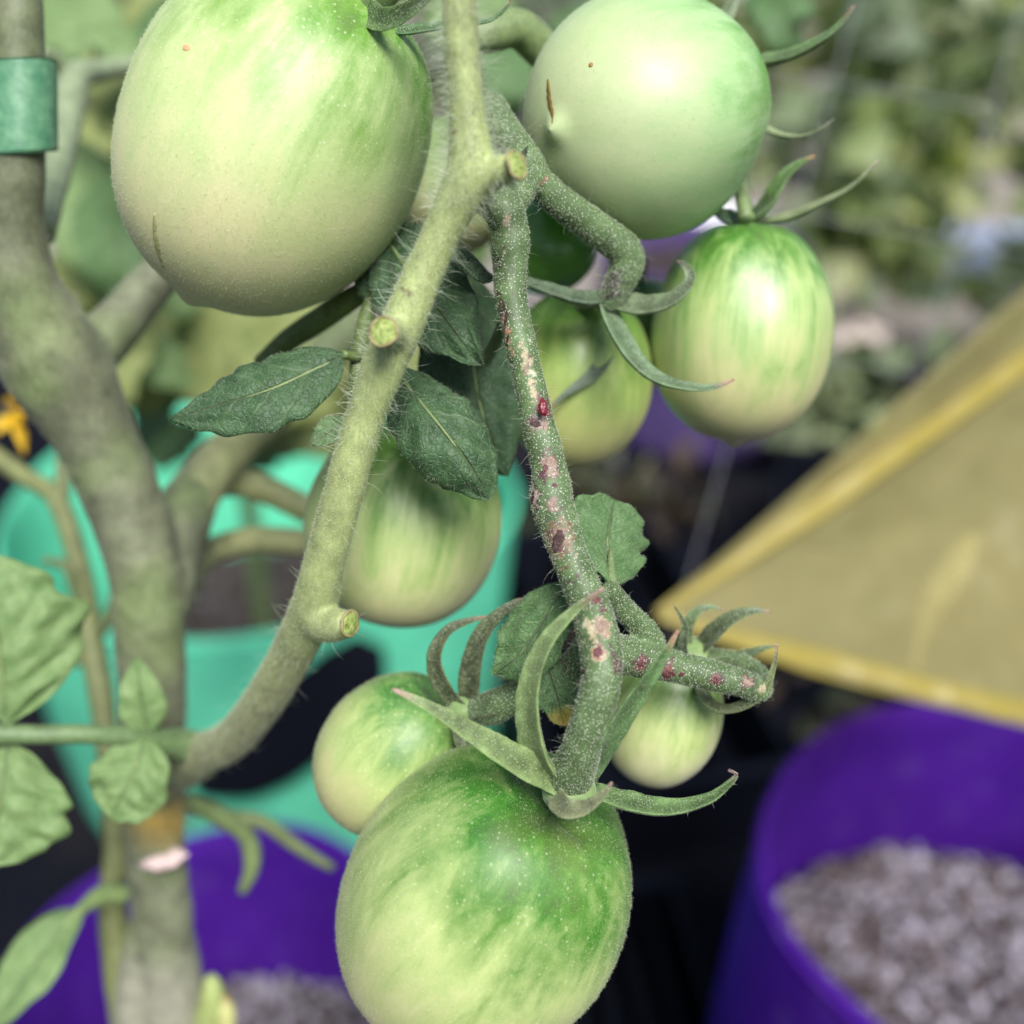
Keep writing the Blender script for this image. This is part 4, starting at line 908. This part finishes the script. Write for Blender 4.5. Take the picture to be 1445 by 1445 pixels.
# wire mesh behind the fruit
M['wire'] = mat_plain('galvanised_wire', (.34, .35, .40), .35, 500, .15, spec=.6)
wr_ = empty('wire_mesh', P(1300, 1000, .52), 'thin galvanised wire mesh standing behind the tomatoes', 'wire mesh')
DW = .56
for k in range(3):
    y0 = 88+k*196
    tube('wire', [(1020, y0, DW, .65), (1230, y0+36, DW, .65), (1480, y0+82, DW, .65)] if k < 2 else [(700, y0-70, DW+.02, .7), (1000, y0-8, DW+.01, .7), (1480, y0+82, DW, .65)], M['wire'], wr_, (.5, .5, .5), 8, 16, 0)
for k, x0 in enumerate((1425, 1190)):
    tube('wire', [(x0+28, -30, DW+.003, .65), (x0-60, 280, DW+.003, .65), (x0-125, 500, DW+.003, .65), (x0-260, 960, DW+.006, .7)], M['wire'], wr_, (.5, .5, .5), 8, 20, 0)

# far shrubs
def bush(cx, cy, h, rad, nl, ls, mats, label, seed, z0=.15):
    rg = np.random.default_rng(seed); nl = int(nl*.72)
    root = empty('leafy_plant', (cx, cy, GZ), label, 'plant', 'leafy plants growing beyond the grow bags')
    for k in range(4):
        a = k*1.57+rg.random(); q = [[cx+.02*math.cos(a), cy+.02*math.sin(a), GZ, .008], [cx+rad*.25*math.cos(a), cy+rad*.25*math.sin(a), h*.45, .006], [cx+rad*.5*math.cos(a), cy+rad*.5*math.sin(a), h*.9, .003]]
        tube('stem', q, M['stem_soft'], root, (.14, .15, .07), 8, 14, world=True)
    d = rg.normal(size=(nl, 3)); d /= np.linalg.norm(d, axis=1)[:, None]; d *= rg.random((nl, 1))**.45
    clump = rg.normal(size=(14, 3))*.45; ci = rg.integers(14, size=nl)
    ctr = np.array((cx, cy, h*.58))+(d*.5+clump[ci]*.75)*np.array((rad, rad, h*.42)); ctr[:, 2] = np.maximum(ctr[:, 2], z0*.4)
    ax = rg.normal(size=(nl, 3)); ax[:, 2] -= .6; ax /= np.linalg.norm(ax, axis=1)[:, None]
    sd_ = np.cross(ax, rg.normal(size=(nl, 3))); sd_ /= np.linalg.norm(sd_, axis=1)[:, None]; up = np.cross(ax, sd_)
    L = ls*(.6+.8*rg.random((nl, 1))); W = L*.36
    P0, P1, P2, P3 = ctr, ctr+ax*L*.45+sd_*W+up*W*.35, ctr+ax*L-up*L*.12, ctr+ax*L*.45-sd_*W+up*W*.35; Pm = ctr+ax*L*.5
    V = np.stack([P0, P1, P2, P3, Pm], 1).reshape(-1, 3)
    tri = np.array([(0, 1, 4), (1, 2, 4), (4, 2, 3), (0, 4, 3)]); Fc = (tri[None]+(np.arange(nl)*5)[:, None, None]).reshape(-1, 3)
    pal = np.array(mats)[rg.integers(len(mats), size=nl)]*(.7+.6*rg.random((nl, 1)))
    o = mesh_np('foliage', V, Fc, M['far_leaf'], root, cols=np.repeat(pal, 5, 0)); o['kind'] = 'stuff'
b = NB('far_leaf'); cc = b.attr('Col', 'Color')
p = b.pbsdf(Base_Color=cc, Roughness=.45); tr = b.n('BsdfTranslucent', i_Color=b.mix(1.0, cc, (1.5, 1.7, .6), 'MULTIPLY'))
M['far_leaf'] = b.done(addsh(b, .35, p.outputs[0], tr.outputs[0]))
G1 = [(.11, .15, .085), (.18, .23, .13), (.27, .31, .17)]; G2 = [(.19, .24, .09), (.33, .35, .14), (.14, .19, .09)]; G3 = [(.13, .16, .12), (.21, .24, .19), (.34, .35, .30)]; GB = [(.06, .045, .035), (.10, .075, .06), (.05, .06, .035)]
for k, (x, y, h, r, nl, ls, mm, lb) in enumerate([
    (.85, 2.35, .62, .30, 420, .10, G1, 'mid green leafy plant beyond the striped tomato'),
    (1.10, 3.1, .75, .40, 520, .12, G2, 'yellow green leafy plant at the back of the garden'),
    (.62, 3.6, .55, .35, 420, .11, G2, 'pale yellow green low plant beyond the pale stone'),
    (1.55, 4.2, .8, .5, 520, .14, G3, 'greyish green bush at the far end of the garden'),
    (.20, 3.9, .7, .45, 520, .12, G3, 'dusky green bush behind the far purple bag'),
    (-.55, 3.0, .75, .5, 560, .12, G1, 'dense green bush behind the mint green bag'),
    (-1.3, 3.3, .8, .5, 520, .12, G1, 'dense green bush at the far corner of the garden'),
    (.46, 1.55, .20, .14, 120, .06, G1, 'small low green seedling beside the far purple bag'),
    (.62, 1.95, .46, .20, 260, .08, G2, 'loose yellow green plant hanging over the pale stone'),
    (1.25, 2.3, .55, .26, 320, .09, G3, 'greyish leafy plant beside the tarpaulin'),
    (.95, 1.75, .40, .20, 260, .08, G1, 'fresh green leafy plant at the edge of the black mat'),
    (.24, 1.02, .07, .13, 90, .035, GB, 'low withered brown weeds on the black mat beside the tray'),
    (.36, .82, .06, .10, 70, .03, GB, 'sparse dry weeds on the black mat beyond the yellow sheet'),
    (.14, 1.32, .12, .12, 110, .05, GB, 'dusky low weeds before the far purple bag'),
    (2.2, 5.5, .9, .7, 560, .16, G2, 'yellowish bush at the far boundary')]):
    bush(x, y, h, r, nl, ls, mm, lb, 50+k)

# pale blue tarpaulin on the ground and dark trays
M['tarp'] = mat_plain('pale_blue_tarpaulin', (.42, .48, .70), .35, 12, .3, .004, .5)
V = []; n_ = 20
for i in range(n_+1):
    for j in range(n_+1):
        x, y = .45+1.0*i/n_, 2.45+.40*j/n_; V.append((x, y, .012+.045*abs(noise.noise(Vector((x*9, y*9, 2))))))
Fc = [(i*(n_+1)+j, (i+1)*(n_+1)+j, (i+1)*(n_+1)+j+1, i*(n_+1)+j+1) for i in range(n_) for j in range(n_)]
tp_ = mesh_np('tarpaulin', V, Fc, M['tarp'], None, origin=(.95, 2.65, 0)); tag(tp_, 'crumpled pale blue tarpaulin lying on the ground below far plants', 'tarpaulin')
tp_.modifiers.new('thick', 'SOLIDIFY').thickness = .002
M['tray'] = mat_plain('black_plastic', (.004, .005, .010), .5, 80, .2, spec=.2)
def tray(cx, cy, wx, wy, h, rz, label):
    root = empty('seedling_tray', (cx, cy, GZ), label, 'tray', 'black seedling trays on the weed mat'); root_v = Matrix.Rotation(rz, 3, 'Z')
    def bx(name, x0, x1, y0, y1, z0, z1):
        V = [Vector((cx, cy, GZ))+root_v@Vector((x, y, z)) for z in (z0, z1) for (x, y) in ((x0, y0), (x1, y0), (x1, y1), (x0, y1))]
        mesh_np(name, [tuple(v) for v in V], [(3, 2, 1, 0), (4, 5, 6, 7), (0, 1, 5, 4), (1, 2, 6, 5), (2, 3, 7, 6), (3, 0, 4, 7)], M['tray'], root, smooth=False)
    t = .004
    bx('base', -wx, wx, -wy, wy, .002, .006)
    bx('side', -wx, wx, -wy, -wy+t, .0065, h); bx('side', -wx, wx, wy-t, wy, .0065, h); bx('side', -wx, -wx+t, -wy+t+.0005, wy-t-.0005, .0065, h); bx('side', wx-t, wx, -wy+t+.0005, wy-t-.0005, .0065, h)
    bx('rim', -wx-.01, wx+.01, -wy-.01, -wy-.0005, h-.004, h); bx('rim', -wx-.01, wx+.01, wy+.0005, wy+.01, h-.004, h)
    for k in range(1, 4): bx('divider', -wx+2*wx*k/4-.0015, -wx+2*wx*k/4+.0015, -wy+t+.001, wy-t-.001, .0065, h*.8)
tray(.10, .95, .12, .22, .10, .2, 'black divided seedling tray beside the mint green bag'); tray(.46, 1.12, .15, .20, .12, -.3, 'black divided seedling tray near the far purple bag'); tray(.10, .50, .05, .13, .08, .12, 'narrow black seedling tray between the two near purple bags')

M['bucket'] = mat_plain('white_bucket_plastic', (.80, .82, .84), .4, 30, .05)
bk = empty('bucket', (.36, 2.12, GZ), 'white plastic bucket standing behind the far purple bag', 'bucket')
def lathe(name, prof, c, mat, parent, ns=40):
    V = [(c[0]+r*math.cos(2*math.pi*j/ns), c[1]+r*math.sin(2*math.pi*j/ns), c[2]+z) for r, z in prof for j in range(ns)]
    Fc = [(i*ns+j, i*ns+(j+1) % ns, (i+1)*ns+(j+1) % ns, (i+1)*ns+j) for i in range(len(prof)-1) for j in range(ns)]
    return mesh_np(name, V, Fc, mat, parent)
lathe('body', [(.001, .003), (.085, .003), (.090, .02), (.105, .24), (.102, .24), (.085, .01), (.001, .008)], (.36, 2.12, GZ), M['bucket'], bk)
lathe('rim', [(.1055, .225), (.112, .226), (.112, .238), (.1055, .2385)], (.36, 2.12, GZ), M['bucket'], bk)
S = catmull([[.36-.112, 2.12, .225, .003], [.36-.10, 2.03, .15, .003], [.36, 2.0, .11, .003], [.36+.10, 2.03, .15, .003], [.36+.112, 2.12, .225, .003]], 24)
V, Fc = tube_geo(S, 8, 0); mesh_np('curved_piece', V, Fc, M['wire'], bk)  # wire handle of the bucket
stn = blob('stone', Vector((.63, 1.93, .045)), .07, mat_plain('pale_stone', (.62, .52, .48), .8, 40, .2), None, (0, 0, 1), (1, .8, .7), 6, rough=.3)
tag(stn, 'pale pinkish stone lying on the ground beyond the striped tomato', 'stone')
